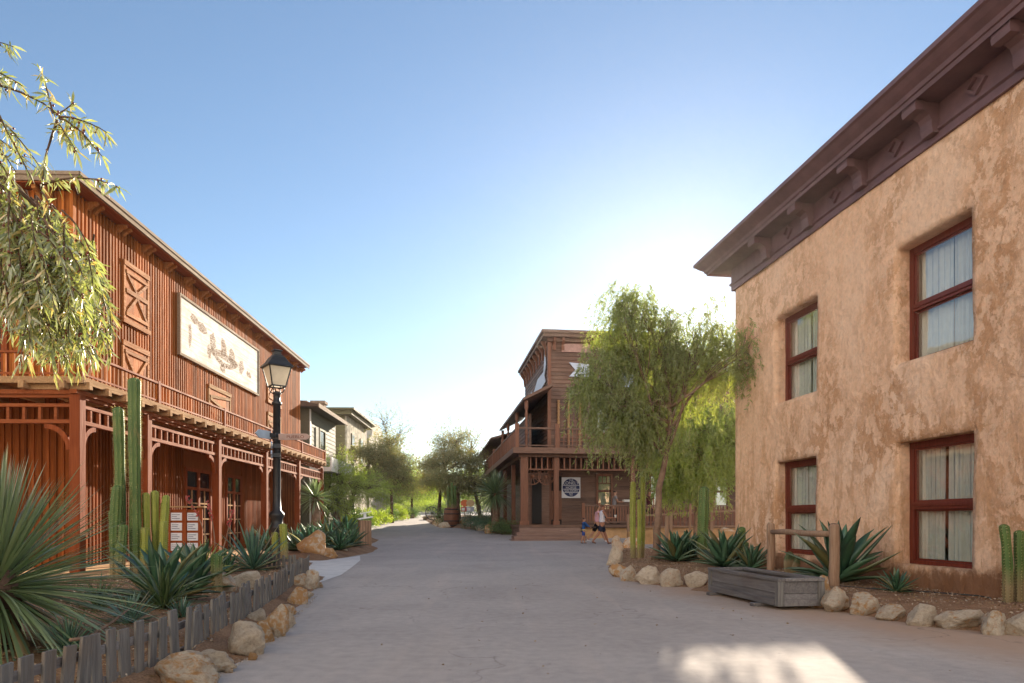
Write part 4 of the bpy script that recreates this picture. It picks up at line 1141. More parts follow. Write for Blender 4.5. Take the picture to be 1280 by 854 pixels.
STM = [stone_mesh(s, 4 if s < 12 else 3) for s in range(16)]
srng = random.Random(77); _si = [0]
def stone(lab, px, pyb, wpx, hpx, cat='stone', group=None, name='border_stone', depth=.8, Y=None, tilt=.25):
    """a stone whose foot shows at (px, pyb) with the given size in photo pixels"""
    g = G(px, pyb) if Y is None else P(px, pyb, Y); s = g.y/FPX
    i = _si[0]; _si[0] += 1
    o = bpy.data.objects.new(name, STM[i % 16]); COL.objects.link(o)
    kk = srng.uniform(.88, 1.12); h = hpx*s*.60*srng.uniform(.85,1.15); w_ = wpx*s*.60*kk
    o.scale = (w_*1.12, w_*depth, h*1.22); o.location = (g.x, g.y+w_*depth*.7, max(g.z, 0)+h*.66)
    o.rotation_euler = (srng.uniform(-tilt,tilt), srng.uniform(-tilt,tilt)*.5, srng.uniform(-.5,.5))
    return tag(o, lab, cat, group)
# ---- picket fence along the left bed
def fence_at(s):
    acc = 0
    for (x0, y0), (x1, y1) in zip(FENCE[:-1], FENCE[1:]):
        d = math.hypot(x1-x0, y1-y0)
        if acc+d >= s: k = (s-acc)/d; return Vector((x0+(x1-x0)*k, y0+(y1-y0)*k, 0)), Vector(((x1-x0)/d, (y1-y0)/d, 0))
        acc += d
    return Vector((*FENCE[-1], 0)), Vector(((x1-x0)/d, (y1-y0)/d, 0))
FL = sum(math.dist(a, b) for a, b in zip(FENCE[:-1], FENCE[1:]))
fen = thing('picket_fence', 'low grey weathered picket fence edging the bed along the left of the road', 'fence', (FENCE[0][0], FENCE[0][1], 0))
frng = random.Random(4)
s = .05
while s < FL-.02:
    p, d = fence_at(s); nrm = Vector((d.y, -d.x, 0))
    wd, h = frng.uniform(.075,.10), frng.uniform(.37,.43); ln = frng.uniform(-.07,.07)
    b = MB(); base = p+nrm*.022+Vector((0,0,-.02))
    top = base+Vector((0,0,h+.02))+d*ln*h+nrm*frng.uniform(-.03,.03)
    b.beam(base, top, wd, .019, nrm)
    if frng.random() < .9: pass
    b.build('picket', M['grey'], fen, world=True, bevel=.003)
    s += frng.uniform(.125,.165)
b = MB()
for a in range(int(FL/.9)+1):
    p0, d = fence_at(a*.9); p1, _ = fence_at(min(FL, a*.9+.9))
    for zz in (.10, .29): b.beam(p0+Vector((0,0,zz)), p1+Vector((0,0,zz)), .05, .022, (d.y, -d.x, 0))
b.build('rail', M['grey_x'], fen, world=True)
ret = MB()   # the fence turns back into the bed at its far end
f2 = thing('picket_fence', 'short stub of grey picket fence running back towards the street lamp', 'fence', (-3.86, 12.6, 0))
for i in range(11):
    p = Vector((-3.92-.13*i, 12.62+.10*i, 0)); h = frng.uniform(.36,.42)
    b = MB(); b.beam(p, p+Vector((frng.uniform(-.02,.02), 0, h)), .085, .018, (-.6,-.8,0)); b.build('picket', M['grey'], f2, world=True, bevel=.003)
b = MB()
for zz in (.12, .30): b.beam((-3.9,12.65,zz), (-5.25,13.68,zz), .05, .022, (-.6,-.8,0))
b.build('rail', M['grey_x'], f2, world=True)
# ---- border stones, near left
gs = 'stones edging the left bed'
for lab, px, py, w_, h_ in [
  ('large tan stone at the lower left edge, below the nearest pickets', 222, 862, 78, 40),
  ('pinkish flat stone just past the nearest pickets', 262, 843, 50, 26),
  ('bulky pale stone against the middle of the picket fence', 300, 822, 52, 34),
  ('rounded cream stone touching the bulky pale one', 325, 804, 26, 26),
  ('tall pale stone in the middle of the left stone row', 341, 797, 38, 36),
  ('small ochre and grey stone wedged below the pickets', 357, 770, 26, 16),
  ('pale stone half hidden under the pickets behind the bulky pale one', 318, 784, 30, 20),
  ('white veined stone just past the tall pale stone', 353, 786, 24, 20),
  ('small tan stone squeezed before the last tan stone', 380, 749, 18, 13),
  ('white stone in the far half of the left stone row', 371, 756, 26, 22),
  ('pale stone behind the white stone against the pickets', 372, 737, 28, 16),
  ('last tan stone of the left row, at the fence end by the concrete pad', 386, 737, 28, 22)]:
    stone(lab, px, py, w_, h_, group=gs)
for i, (px, py, w_, h_) in enumerate([(362, 777, 12, 9), (314, 826, 12, 8), (240, 858, 14, 9), (284, 842, 12, 7), (352, 786, 10, 7), (400, 735, 8, 5)]):
    stone(['pebble sized stone below the small ochre stone','little stone in front of the bulky pale stone','little stone between the two nearest border stones','little stone in front of the pinkish flat stone','little stone between the tall pale stone and the ochre stone','little stone on the concrete pad by the fence end'][i], px, py, w_, h_, group=gs)
stone('orange brown boulder left of the single cactus', 262, 764, 52, 36, 'boulder', name='boulder', Y=8.9)
stone('pale boulder with orange streaks right of the single cactus', 303, 748, 56, 34, 'boulder', name='boulder', Y=9.5)
stone('big sandy boulder at the front of the second bed', 386, 698, 38, 30, 'boulder', name='boulder', Y=18.4)
stone('low sandy stone right of the big sandy boulder', 408, 697, 26, 12, 'boulder', name='boulder', Y=18.6)
for i, (px, py, w_, h_) in enumerate([(428, 694, 18, 8), (440, 689, 14, 8), (447, 684, 12, 8), (450, 679, 10, 8), (444, 674, 12, 7)]):
    stone(['flat pale stone next to the low sandy stone, near end of the bin row','second pale stone along the row towards the slatted bin','third small pale stone along the row towards the slatted bin','fourth small pale stone close beside the slatted bin','last pale stone behind the slatted bin'][i], px, py, w_, h_, group='stones of the second bed')
# ---- border stones, right bed
gr = 'stones edging the right bed'
for lab, px, py, w_, h_ in [
  ('orange stone at the back of the ring round the tree', 790, 689, 24, 18),
  ('grey stone at the back left of the ring round the tree', 772, 695, 18, 20),
  ('ochre spotted stone at the left of the ring round the tree', 770, 707, 20, 22),
  ('flat white stone at the front left of the ring round the tree', 774, 722, 24, 18),
  ('pale stone with an ochre end in front of the tree ring', 788, 727, 24, 22),
  ('broad cream stone right in front of the tree trunk', 814, 731, 32, 20),
  ('pale stone just right of the tree trunk', 842, 734, 28, 20),
  ('cream stone left of the wooden trough', 874, 735, 30, 20),
  ('round orange stone at the right end of the trough', 1028, 760, 26, 32),
  ('speckled cream stone next to the orange stone by the trough', 1049, 766, 38, 28),
  ('tall pale stone in front of the small agave', 1089, 770, 40, 30),
  ('flat white and brown stone below the small agave', 1122, 777, 44, 22),
  ('yellowish stone between the flat white stone and the long stone', 1160, 783, 36, 22),
  ('long low ochre stone of the right hand row', 1211, 788, 60, 24),
  ('upright tan stone right of the long low stone', 1250, 794, 34, 32),
  ('pinkish stone at the right edge of the picture', 1284, 795, 34, 28)]:
    stone(lab, px, py, w_, h_, group=gr)
for i, (px, py, w_, h_) in enumerate([(893, 688, 40, 16), (868, 684, 34, 14), (910, 676, 26, 16), (850, 678, 26, 12), (838, 690, 20, 10)]):
    stone(['pale boulder behind the agaves, middle of the back row','pale boulder behind the agaves, left of middle','ochre boulder against the corner of the adobe house','low pale boulder behind the tree trunk','small pale stone behind the left agave'][i], px, py, w_, h_, group='boulders at the back of the right bed')
# ---- stones by the saloon
for i, (px, py, w_, h_) in enumerate([(548,658,16,8),(556,660,14,8),(580,659,12,9),(588,661,12,9),(600,664,14,9),(613,667,16,11),(626,666,12,8),(633,664,7,9),(537,650,22,8),(575,657,8,12)]):
    stone(['flat tan stone left of the barrel','tan stone touching the barrel','tan stone just right of the barrel','second stone right of the barrel','grey tan stone halfway between barrel and saloon steps','round orange stone near the saloon steps','low orange stone beside the saloon steps','small white stone on the corner of the saloon steps','sandy stone under the leaning wheel','upright stone behind the barrel'][i], px, py, w_, h_, group='stones edging the saloon bed')
for i in range(9):
    stone('small tan stone in the far row at the left of the street', 459+i*7, 655-i*.9, 7, 5, group='stones of the far left row')

# ---- plants of the left bed
agave('big dark green agave in the middle of the left bed', -3.95, 7.7, 0.85, 'agave', 'big2', .3)
agave('leafy green agave clump between the big agave and the boulder', -4.15, 8.9, 0.8, 'agave', 'big', 1.3)
agave('small blue grey agave near the fence', -3.47, 6.2, 0.36, 'agave_b', 'spiky', .3)
agave('tiny blue grey agave right of the small one', -3.2, 6.6, 0.24, 'agave_b', 'spiky', 2)
agave('small blue agave under the tips of the yucca', -3.15, 4.85, 0.3, 'agave_b', 'spiky', 1)
agave('bright yellow edged agave in front of the notice board', -5.15, 11.4, .74, 'agave_y', 'strap', 1, cat='agave')
agave('stiff blue green agave left of the lamp post', -4.85, 12.8, 0.92, 'agave_b', 'spiky', .9)
agave('low green agave left of the stiff one', -5.1, 12.2, 0.5, 'agave', 'small', .5)
agave('strappy grass like clump in front of the big agave', -3.6, 7.05, 0.62, 'grass', 'strap', .4, cat='grass clump')
agave('dark green strappy clump left of the big agave', -4.3, 7.1, .45, 'grass', 'strap', 2.4, cat='grass clump')
cactus('two tall slender cacti with shorter stems, tallest plants of the left bed', -6.45, 11.5, [(-.17,.02,2.88,.074,-.012,0),(.12,-.05,3.36,.083,.003,0),(-.10,-.22,1.55,.075,.02,0),(.02,-.3,.9,.065,.05,0),(-.30,.1,1.15,.07,-.02,0)])
cactus('yellow green cluster of cacti right of the two tall ones', -6.10, 11.6, [(-.12,0,1.44,.055,0,0),(-.01,.1,1.48,.055,0,0),(.17,.02,1.40,.058,.03,0),(-.06,-.18,.85,.055,0,0),(.22,-.15,.95,.042,.03,0),(.09,.2,1.3,.05,.01,0)], 'cactus_y')
cactus('short single cactus behind the pickets between two boulders', -3.82, 8.85, [(0,0,.54,.062,0,0)])
cactus('yellowish cactus column just right of the lamp post', -5.36, 16.0, [(0,0,.90,.075,0,0),(-.22,.1,.7,.065,0,0)], 'cactus_y')
b = MB(); rs = random.Random(3)
ry = thing('red_yucca', 'red flowering yucca stalks arching in front of the notice board', 'red yucca', (-5.0, 11.5, bz(-5,11.5)))
FLW = m_plain('coral_flower', (.38,.05,.045), .5)
for px1, py1, px0 in ((232, 620, 212), (290, 638, 252), (258, 626, 248), (243, 690, 243)):
    st, fl_ = MB(), MB(); e_ = P(px1, py1, 11.6); a = Vector((-5.0, 11.5, .1)); mid = (a+e_)/2+Vector((.1,0,.25))
    pts = [a*(1-t)**2+mid*2*t*(1-t)+e_*t*t for t in [i/14 for i in range(15)]]
    st.tube(pts, [.012-.006*i/14 for i in range(15)], 5)
    for k in range(34):
        t = rs.uniform(.66, 1); p = a*(1-t)**2+mid*2*t*(1-t)+e_*t*t
        fl_.box(p+Vector((rs.uniform(-.03,.03), rs.uniform(-.03,.03), rs.uniform(-.03,.03))), (.015,.015,.028), rs.uniform(0,3))
    so_ = st.build('stalk', M['bark'], ry, world=True); f0 = fl_.build('flower', FLW, ry, world=True); f0.parent = so_

# ---- the big spiky yucca at the lower left
yu = thing('yucca_plant', 'large spiky yucca with yellow tipped blades at the lower left corner', 'yucca', (-3.72, 4.9, bz(-3.7,4.9)))
yc = Vector((-3.72, 4.9, .56)); yr = random.Random(31)
b = MB(); b.lathe([(.16,-.5),(.17,-.2),(.13,0),(.05,.08)], 12, (0,0,.56)); b.build('trunk', M['darkbark'], yu)
def blades(n, e0, e1, L0, L1, w0, sag0, sag1, seed, az=(0, 6.2832)):
    rg = np.random.default_rng(seed); K = 6
    A = rg.uniform(az[0], az[1], n); E = rg.uniform(R(e0), R(e1), n); L = rg.uniform(L0, L1, n); S = rg.uniform(sag0, sag1, n)
    D = np.stack([np.cos(A)*np.cos(E), np.sin(A)*np.cos(E), np.sin(E)], 1); side = np.stack([-np.sin(A), np.cos(A), np.zeros(n)], 1)
    up = np.cross(side, D)*-1; roll = rg.uniform(-.7,.7,n)[:,None]; side = side*np.cos(roll)+up*np.sin(roll)
    V = []
    for k in range(K+1):
        t = k/K; p = np.array(yc)+D*(.06+L[:,None]*t); p[:,2] -= S*L*t**2.2
        wv = w0*(1-.15*t) if t < .6 else w0*(.91)*(1-(t-.6)/.4)**.8
        V += [p+side*wv/2, p-side*wv/2+up*.0]
    V = np.stack(V, 1).reshape(-1, 3); F = []
    base = np.arange(n)*(2*(K+1))
    for k in range(K): F.append(np.stack([base+2*k, base+2*k+1, base+2*k+3, base+2*k+2], 1))
    return V, np.concatenate(F)
V, F = blades(520, -8, 88, .84, 1.08, .017, .02, .14, 1); np_mesh('blades', V, F, M['yucca'], yu, True)
V, F = blades(240, -42, 5, .85, 1.14, .020, .08, .25, 2); np_mesh('lower_blades', V, F, M['yucca'], yu, True)
V, F = blades(60, -70, -28, .6, .95, .021, .10, .35, 3); np_mesh('dry_blades', V, F, M['yucca_dry'], yu, True)

# ---- planting of the second bed, by the barn porch
r2 = random.Random(9)
for i, (x, y, r_, k, m_) in enumerate([(-5.75,19.4,.75,'big','agave'),(-5.2,20.6,.62,'big2','agave'),(-6.4,20.2,.7,'spiky','agave'),(-5.3,22.4,.7,'big','agave'),(-6.1,22.6,.8,'big2','agave'),(-5.9,24.6,.7,'strap','grass'),(-6.9,24,.9,'strap','green'),(-6.6,27,1.0,'big','agave'),(-6.9,19.3,.8,'strap','agave')]):
    r_ *= 1.2; agave(['leafy green agave above the big sandy boulder','broad green agave behind the low sandy stone','spiky agave by the barn porch in the second bed','green agave near the slatted bin','broad agave behind the one near the slatted bin','grassy tuft behind the slatted bin','tall grassy clump under the end of the balcony','big agave at the far end of the second bed','strap leaved agave against the porch post'][i], x, y, r_, m_, k, i, cat='agave' if m_ != 'grass' and m_ != 'green' else 'grass clump')
# ---- right bed
agave('dark green agave left of the tree trunk', G(804,694).x+.1, 15.9, 0.85, 'agave', 'big', .2)
agave('dark green agave right of the tree trunk', 3.75, 15.6, 0.9, 'agave', 'big', 1.1)
agave('big dark green agave in front of the thick cactus', 4.22, 13.6, 0.98, 'agave', 'big2', 2)
agave('smaller agave between the big one and the trough', 4.55, 13.0, 0.6, 'agave', 'big', .7)
agave('largest dark green agave, behind the hitching rail', 4.98, 10.4, 1.08, 'agave', 'big', .5)
agave('small bright green agave at the foot of the adobe wall', 5.1, 9.05, 0.4, 'agave', 'small', .2)
cactus('pair of slim tall cacti left of the tree trunk', 3.15, 17.0, [(-.13,0,1.95,.062,0,0),(.11,.05,2.2,.060,0,0),(.0,-.1,1.5,.05,0,0)], 'cactus_y')
cactus('thick tall cactus behind the big agave', 4.35, 15.5, [(0,0,1.75,.105,0,0)], 'cactus')
cactus('branching cactus against the corner of the adobe house', 4.62, 13.75, [(0,0,.85,.07,0,0),(-.07,-.05,.62,.075,-.18,0),(.08,.0,.55,.06,.02,0)], 'cactus')
cactus('pair of cacti at the right edge in front of the plaster wall', 5.78, 7.95, [(0,0,.93,.047,-.06,0),(.16,.05,.86,.047,.02,0)], 'cactus')
b = MB()
pc = thing('prickly_pear', 'dark cactus pad behind the hitching post', 'cactus', (4.72, 11.6, bz(4.72, 11.6)))
for (dx, dz, rx, rz_, an) in ((0,.20,.12,.22,0),(.09,.16,.09,.17,.4)):
    b = MB(); b.lathe([(math.sin(a)*1, -math.cos(a)*1) for a in [math.pi*i/14+.01 for i in range(15)]], 18); o = b.build('pad', m_cactus('dark_pad', (.045,.07,.03), (.08,.11,.045)), pc); o.scale = (rx, .05, rz_); o.location = (dx, 0, dz); o.rotation_euler = (0, an, .3)
# ---- litter of dry leaves, bark and gravel on the beds
def litter(name, poly, n, size, mats, seed, lift=.01):
    a = np.array(poly); rg = np.random.default_rng(seed); pts = []
    while len(pts) < n:
        c = rg.uniform(a.min(0), a.max(0), (n, 2)); d = poly_dist(c, a); c = c[d > .12]; pts += list(c)
    pts = np.array(pts[:n]); z = np.array([bz(x, y) for x, y in pts])+lift
    C = np.column_stack([pts, z]); D = rg.normal(size=(n,3)); D[:,2] *= .25
    V, F = leaf_arrays(C, D, rg.uniform(.5,1.6,n)*size, rg.uniform(.3,.7,n)*size, rg, .1, 0)
    o = np_mesh(name, V, F, mats); o['kind'] = 'stuff'; return o
LIT = m_leaf('dry_litter', (.12,.07,.035), (.34,.24,.14), .1, .8, gloss=.02)
GRV = m_leaf('pale_gravel', (.30,.22,.16), (.55,.46,.37), .0, .9, gloss=.0)
NEARBED = [(-2.1,2.6),(-2.2,5.2),(-2.5,6.6),(-2.9,8.8),(-3.7,12.6),(-5.2,16.5),(-6.5,17),(-6.7,11),(-8,10),(-8,3)]
litter('leaf_litter', NEARBED, 6000, .035, LIT, 1, .012)
litter('gravel', NEARBED, 6500, .028, GRV, 2, .012)
litter('leaf_litter', RIGHT, 4200, .032, LIT, 3, .012); litter('gravel', RIGHT, 5000, .026, GRV, 4, .012)
litter('fallen_leaves', [(-1.6,3.5),(-1.3,9),(-2.6,12.5),(2.2,11),(3.0,7),(3.6,4.2),(1,3.4)], 70, .03, LIT, 8, .008)
# grit washed along the road edges
edge = [(-1.85,2.5),(-1.85,5.3),(-2.05,6.6),(-2.4,8.6),(-2.85,10.7),(-3.2,12.6),(-3.35,12.6),(-2.75,8.8),(-2.3,6.2),(-2.2,2.5)]
litter('road_grit', edge, 1600, .012, GRV, 5, .004)
hz_ = thing('irrigation_hose', 'thin black irrigation hose lying on the soil by the adobe wall', 'hose', (4.9, 9.4, .1))
b = MB(); b.tube([(x, y, bz(x, y)+.012) for x, y in [(4.35+.12*i, 9.95-.12*i+.06*math.sin(i)) for i in range(14)]], .010, 6); b.build('hose', M['iron'], hz_, world=True)
hz_ = thing('fallen_branch', 'dry bent branch lying on the soil behind the nearest pickets', 'branch', (-2.7, 4.6, .1))
b = MB(); b.tube([P(88,800,4.4)*1, P(112,797,4.6), P(140,778,5.0), P(158,764,5.4), P(172,752,5.6)], [.012,.012,.010,.008,.005], 6); b.build('stick', M['bark'], hz_, world=True)
b = MB(); pi = [P(1215,768,7.9), P(1245,772,7.7), P(1300,783,7.3)]
hz_ = thing('rusty_pipe', 'rusty pipe lying behind the stones at the right edge', 'pipe', tuple(pi[0])); b.tube(pi, .018, 8); b.build('pipe', m_plain('rust', (.12,.045,.03), .7), hz_, world=True)
# ================================================================ trees
def curve_pts(a, b, sag, n, rg, wob=.05):
    a, b = Vector(a), Vector(b); L = (b-a).length; out = []
    o1 = Vector((rg.uniform(-1,1), rg.uniform(-1,1), rg.uniform(-.5,.5)))*wob*L
    for i in range(n+1):
        t = i/n; out.append(a.lerp(b, t)+Vector((0,0,sag*L*4*t*(1-t)))+o1*math.sin(math.pi*t)+Vector((rg.uniform(-1,1), rg.uniform(-1,1), rg.uniform(-1,1)))*wob*.12*L)
    out[0] = a; out[-1] = b; return out
def tree(name, lab, cat, trunk, blobs, leafmat, barkmat, seed, mode='round', leaf=(.07,.018), nclump=60, nleaf=26, clr=.3, group=None, r0=.1, forks=None, strand=.7, crown2=None):
    """trunk: list of (x, y, z); blobs: (centre, (rx, ry, rz), weight); leaves sit on twigs reaching into the blobs"""
    rg = random.Random(seed); nr = np.random.default_rng(seed)
    base = trunk[0]; t = thing(name, lab, cat, tuple(base), 0, group)
    tb = MB(); k = len(trunk)
    tp = []
    for i in range(k-1):
        for j in range(4): tp.append(Vector(trunk[i]).lerp(Vector(trunk[i+1]), j/4))
    tp.append(Vector(trunk[-1]))
    n = len(tp); rad = [r0*(1.35 if i == 0 else 1)*(1-.55*i/(n-1)) for i in range(n)]
    tb.tube([p+Vector((rg.uniform(-1,1), rg.uniform(-1,1), 0))*r0*.12 for p in tp], rad, 9)
    tb.build('trunk', barkmat, t, world=True)
    lb = MB(); C, D, L, W = [], [], [], []
    tot = sum(b[2] for b in blobs)
    for bi, (c, rr, wgt) in enumerate(blobs):
        c = Vector(c)
        st = tp[-1] if not forks else tp[int(forks[bi % len(forks)]*(n-1))]
        limb = curve_pts(st, c, .06, 7, rg, .10); r1 = r0*.42
        lb.tube(limb, [r1*(1-.75*i/7) for i in range(8)], 6)
        m = max(3, int(nclump*wgt/tot))
        for _ in range(m):
            d = Vector((rg.gauss(0,1), rg.gauss(0,1), rg.gauss(0,1))).normalized(); q_ = rg.random()**.42
            e = c+Vector((d.x*rr[0], d.y*rr[1], d.z*rr[2]))*q_
            s0 = limb[rg.randint(3, 7)]
            tw = curve_pts(s0, e, .05, 4, rg, .12)
            if rg.random() < .55: lb.tube(tw, [r1*.28*(1-.8*i/4)+.002 for i in range(5)], 4)
            if mode == 'round':
                nn = int(nleaf*rg.uniform(.5,1.4)); cr = clr*rg.uniform(.6,1.35)
                pts = nr.normal(size=(nn,3))*cr*np.array([.62,.62,.42])+np.array(e)
                C.append(pts); dd = nr.normal(size=(nn,3))+np.array([0,0,-.1]); D.append(dd)
                L.append(nr.uniform(.7,1.3,nn)*leaf[0]); W.append(nr.uniform(.7,1.3,nn)*leaf[1])
            elif mode == 'droop':
                for _s in range(3):
                    nn = int(nleaf*rg.uniform(.6,1.3)); ln = strand*rg.uniform(.45,1.25)
                    s_ = np.array(e)+nr.normal(size=3)*clr*.5; hd = nr.normal(size=3); hd[2] = 0; hd = unit(hd[None])[0]
                    u = np.sort(nr.uniform(0,1,nn))
                    p = s_+np.outer(u**.7, hd)*ln*.42; p[:,2] -= u**1.5*ln
                    dd = nr.normal(size=(nn,3))*.75+hd*.5; dd[:,2] -= .9
                    C.append(p); D.append(dd); L.append(nr.uniform(.7,1.3,nn)*leaf[0]); W.append(nr.uniform(.7,1.3,nn)*leaf[1])
            else:   # upright broom-like sprays
                nn = int(nleaf*rg.uniform(.6,1.3)); ax = (Vector(e)-s0).normalized(); ax = unit((np.array(ax)+nr.normal(size=3)*.35+np.array([0,0,.3]))[None])[0]
                u = nr.uniform(-.35,1,nn); p = np.array(e)+np.outer(u, ax)*strand*rg.uniform(.5,1.2)+nr.normal(size=(nn,3))*.04*strand
                dd = nr.normal(size=(nn,3))*.6+ax; C.append(p); D.append(dd); L.append(nr.uniform(.7,1.3,nn)*leaf[0]); W.append(nr.uniform(.7,1.3,nn)*leaf[1])
    lb.build('limbs', barkmat, t, world=True)
    C = np.concatenate(C); D = np.concatenate(D); L = np.concatenate(L); W = np.concatenate(W)
    V, F = leaf_arrays(C, D, L, W, nr)
    np_mesh('crown', V, F, leafmat, t)
    return t
def blob(px, py, Y, rpx, rpy, w_=1, dy=None):
    s = Y/FPX; return (P(px, py, Y), (rpx*s, (dy or (rpx+rpy)/2*s), rpy*s), w_)
# the pepper tree in the ring, against the sun
TY = 16.0
tr = [G(820,706)+Vector((0,0,.08)), P(822,650,TY), P(824,612,TY), P(832,570,TY+.1), P(838,530,TY+.2), P(836,490,TY+.2)]
pep = tree('pepper_tree', 'feathery pepper tree with a bare leaning trunk standing in the stone ring against the sun', 'tree', tr,
  [blob(783,378,16.2,26,22,1.0), blob(805,398,16.0,36,22,.8), blob(768,430,16.3,32,28,.9), blob(800,450,16.5,40,30,1.0), blob(838,438,16.5,34,30,.8), blob(750,470,16.0,26,24,.7), blob(742,478,16.2,22,24,.6), blob(775,505,15.9,34,32,1.0), blob(797,518,15.9,32,28,.8), blob(812,495,16.6,34,38,.9), blob(872,432,16.4,42,34,1.0), blob(908,430,15.8,30,34,.7), blob(932,440,15.0,18,46,.5), blob(885,465,17.5,30,20,.4), blob(764,516,15.7,26,24,.5), blob(842,402,16.6,35,26,.35), blob(838,500,16.8,24,34,.8), blob(852,468,16.8,30,24,.6), blob(815,540,16.4,20,24,.5), blob(890,410,16.2,24,34,.35)],
  M['pepper'], M['bark'], 5, 'droop', (.10,.018), 760, 40, .34, r0=.095, forks=[.62,.75,.9,1,.8], strand=.85)
pe2 = tree('pepper_tree', 'lower bright green weeping tree behind the pepper tree, beside the adobe house corner', 'tree',
  [Vector((6.45,24,.05)), Vector((6.5,24,1.3)), Vector((6.7,24,2.6)), Vector((6.9,24.1,3.4))],
  [blob(880,528,24,48,30,1.6), blob(850,560,23.8,40,36,1.2), blob(905,555,23.9,34,40,1.2), blob(872,588,23.6,40,30,1.0), blob(925,530,23.4,22,32,.6), blob(845,588,24.2,28,22,.6)],
  M['lime'], M['bark'], 15, 'droop', (.14,.026), 460, 36, .40, r0=.12, strand=1.0)
# overhanging willow-leaved tree at the upper left; its trunk stands outside the picture
def near_tree():
    rg = random.Random(23); nr = np.random.default_rng(23)
    t = thing('olive_tree', 'yellow green narrow leaved tree with red berries hanging in from the upper left', 'tree', (-5.6, 4.9, bz(-5.6,4.9)))
    tb = MB(); trk = [(-5.6,4.9,0),(-5.5,4.9,1.2),(-5.3,5.0,2.4),(-5.0,5.05,3.2),(-4.6,5.1,3.85)]
    tb.tube(trk, [.16,.13,.11,.09,.06], 10); tb.build('trunk', M['darkbark'], t, world=True)
    lb = MB(); C, D, L, W = [], [], [], []; bc = []
    def spray(a, b, sag, r, dens, tipn=0):
        pts = curve_pts(a, b, sag, 9, rg, .05); lb.tube(pts, [r*(1-.8*i/9)+.0015 for i in range(10)], 5)
        n = int(dens*(Vector(b)-Vector(a)).length)
        for _ in range(n):
            u = rg.uniform(.12, 1)*9; i = min(8, int(u)); p = pts[i].lerp(pts[i+1], u-i); ax = (pts[i+1]-pts[i]).normalized()
            d = ax*.6+Vector((rg.gauss(0,.7), rg.gauss(0,.7), rg.gauss(-.45,.6)))
            C.append(p); D.append(d); k_ = rg.uniform(.55,1.1); L.append(.095*k_); W.append(.0145*k_*rg.uniform(.75,1.2))
            if rg.random() < .10: bc.append(p+Vector((rg.uniform(-.025,.025), rg.uniform(-.025,.025), rg.uniform(-.03,.01))))
        return pts
    # bare arching leader with a few sprays, against the sky
    q1 = spray(P(-60,95,4.6), P(76,146,4.5), .05, .011, 45)
    spray(P(66,142,4.5), P(50,85,4.45), .02, .006, 120); spray(P(70,144,4.5), P(92,128,4.5), .0, .005, 130)
    spray(P(74,146,4.5), P(134,166,4.4), .08, .006, 120); spray(P(74,148,4.5), P(128,196,4.4), .06, .006, 120)
    spray(P(72,150,4.5), P(52,238,4.6), -.02, .008, 50); spray(P(70,150,4.5), P(96,190,4.4), .05, .005, 130)
    spray(P(-40,80,4.6), P(28,108,4.5), .06, .006, 90); spray(P(-20,110,4.6), P(40,225,4.7), .03, .007, 40); spray(P(-30,160,4.7), P(20,215,4.6), .03, .006, 70)
    spray(P(50,232,4.6), P(150,236,4.5), .10, .006, 110); spray(P(52,240,4.6), P(92,300,4.5), .05, .006, 90)
    # the drooping mass
    for _ in range(230):
        x = rg.triangular(-60, 124, 45); top = 215+max(0, x)*.6+rg.uniform(0,130)
        Yd = rg.uniform(4.4,5.6); x1 = min(138, x+rg.uniform(-5,45)); bot = min(rg.uniform(330,470), top+rg.uniform(70,150))
        a = P(x, top, Yd); b = P(x1, bot, Yd+rg.uniform(-.3,.2))
        spray(a, b, .10, .006, rg.uniform(60, 170))
    for _ in range(60):
        a = P(rg.uniform(-150,-40), rg.uniform(60,260), rg.uniform(4.4,5.5)); b = a+Vector((rg.uniform(.1,.6), rg.uniform(-.2,.2), rg.uniform(-.6,.1))); spray(a, b, .1, .006, 90)
    for tgt in (P(-60,95,4.6), P(-30,240,4.9), P(10,235,4.8), P(30,260,4.7), P(60,275,4.7), P(-40,80,4.6)):
        lb.tube(curve_pts(Vector(trk[-1])-Vector((0,0,rg.uniform(0,.5))), tgt, .12, 8, rg, .05), [.03*(1-.6*i/8) for i in range(9)], 6)
    lb.build('limbs', M['darkbark'], t, world=True)
    V, F = curled_leaves(np.array([tuple(c) for c in C]), np.array([tuple(d) for d in D]), np.array(L), np.array(W), nr, .35)
    np_mesh('crown', V, F, M['willow'], t)
    b = MB()
    for p in bc: b.lathe([(.001,-.008),(.006,-.005),(.008,0),(.006,.006),(.001,.009)], 6, p)
    b.build('berries', M['berry'], t, world=True)
near_tree()
# street trees up the road
def street(lab, cat, px, pyb, Y, lean, blobs, mat, seed, **kw):
    b = P(px, pyb, Y); b.z = tz(Y); top = P(lean[0], lean[1], Y)
    mid = b.lerp(top, .5)+Vector((0,0,.2)); return tree(kw.pop('name', 'street_tree'), lab, cat, [b, mid, top], blobs, mat, kw.pop('bark', M['darkbark']), seed, **kw)
street('yellow green broom like tree beyond the end of the barn balcony', 'tree', 408, 650, 33, (412,600), [blob(402,606,33,22,24,1), blob(424,596,33,22,20,.9), blob(445,610,34,24,20,.8), blob(412,625,32.5,24,18,.8), blob(466,612,36,24,18,.8)], M['lime'], 41, mode='broom', leaf=(.14,.025), nclump=480, nleaf=48, strand=.9, r0=.09, group='street trees')
street('tree on a leaning forked trunk beside the far street lamps', 'tree', 424, 655, 38, (462,578), [blob(474,570,38,28,14,1.0), blob(494,582,38.5,24,16,.9), blob(452,566,37.5,18,9,.4), blob(486,552,39,20,10,.4), blob(503,602,39,18,16,.6), blob(460,596,38,24,12,.6), blob(478,590,38,24,12,.7)], M['oliveleaf'], 42, mode='round', leaf=(.13,.04), nclump=560, nleaf=38, clr=.45, r0=.15, group='street trees')
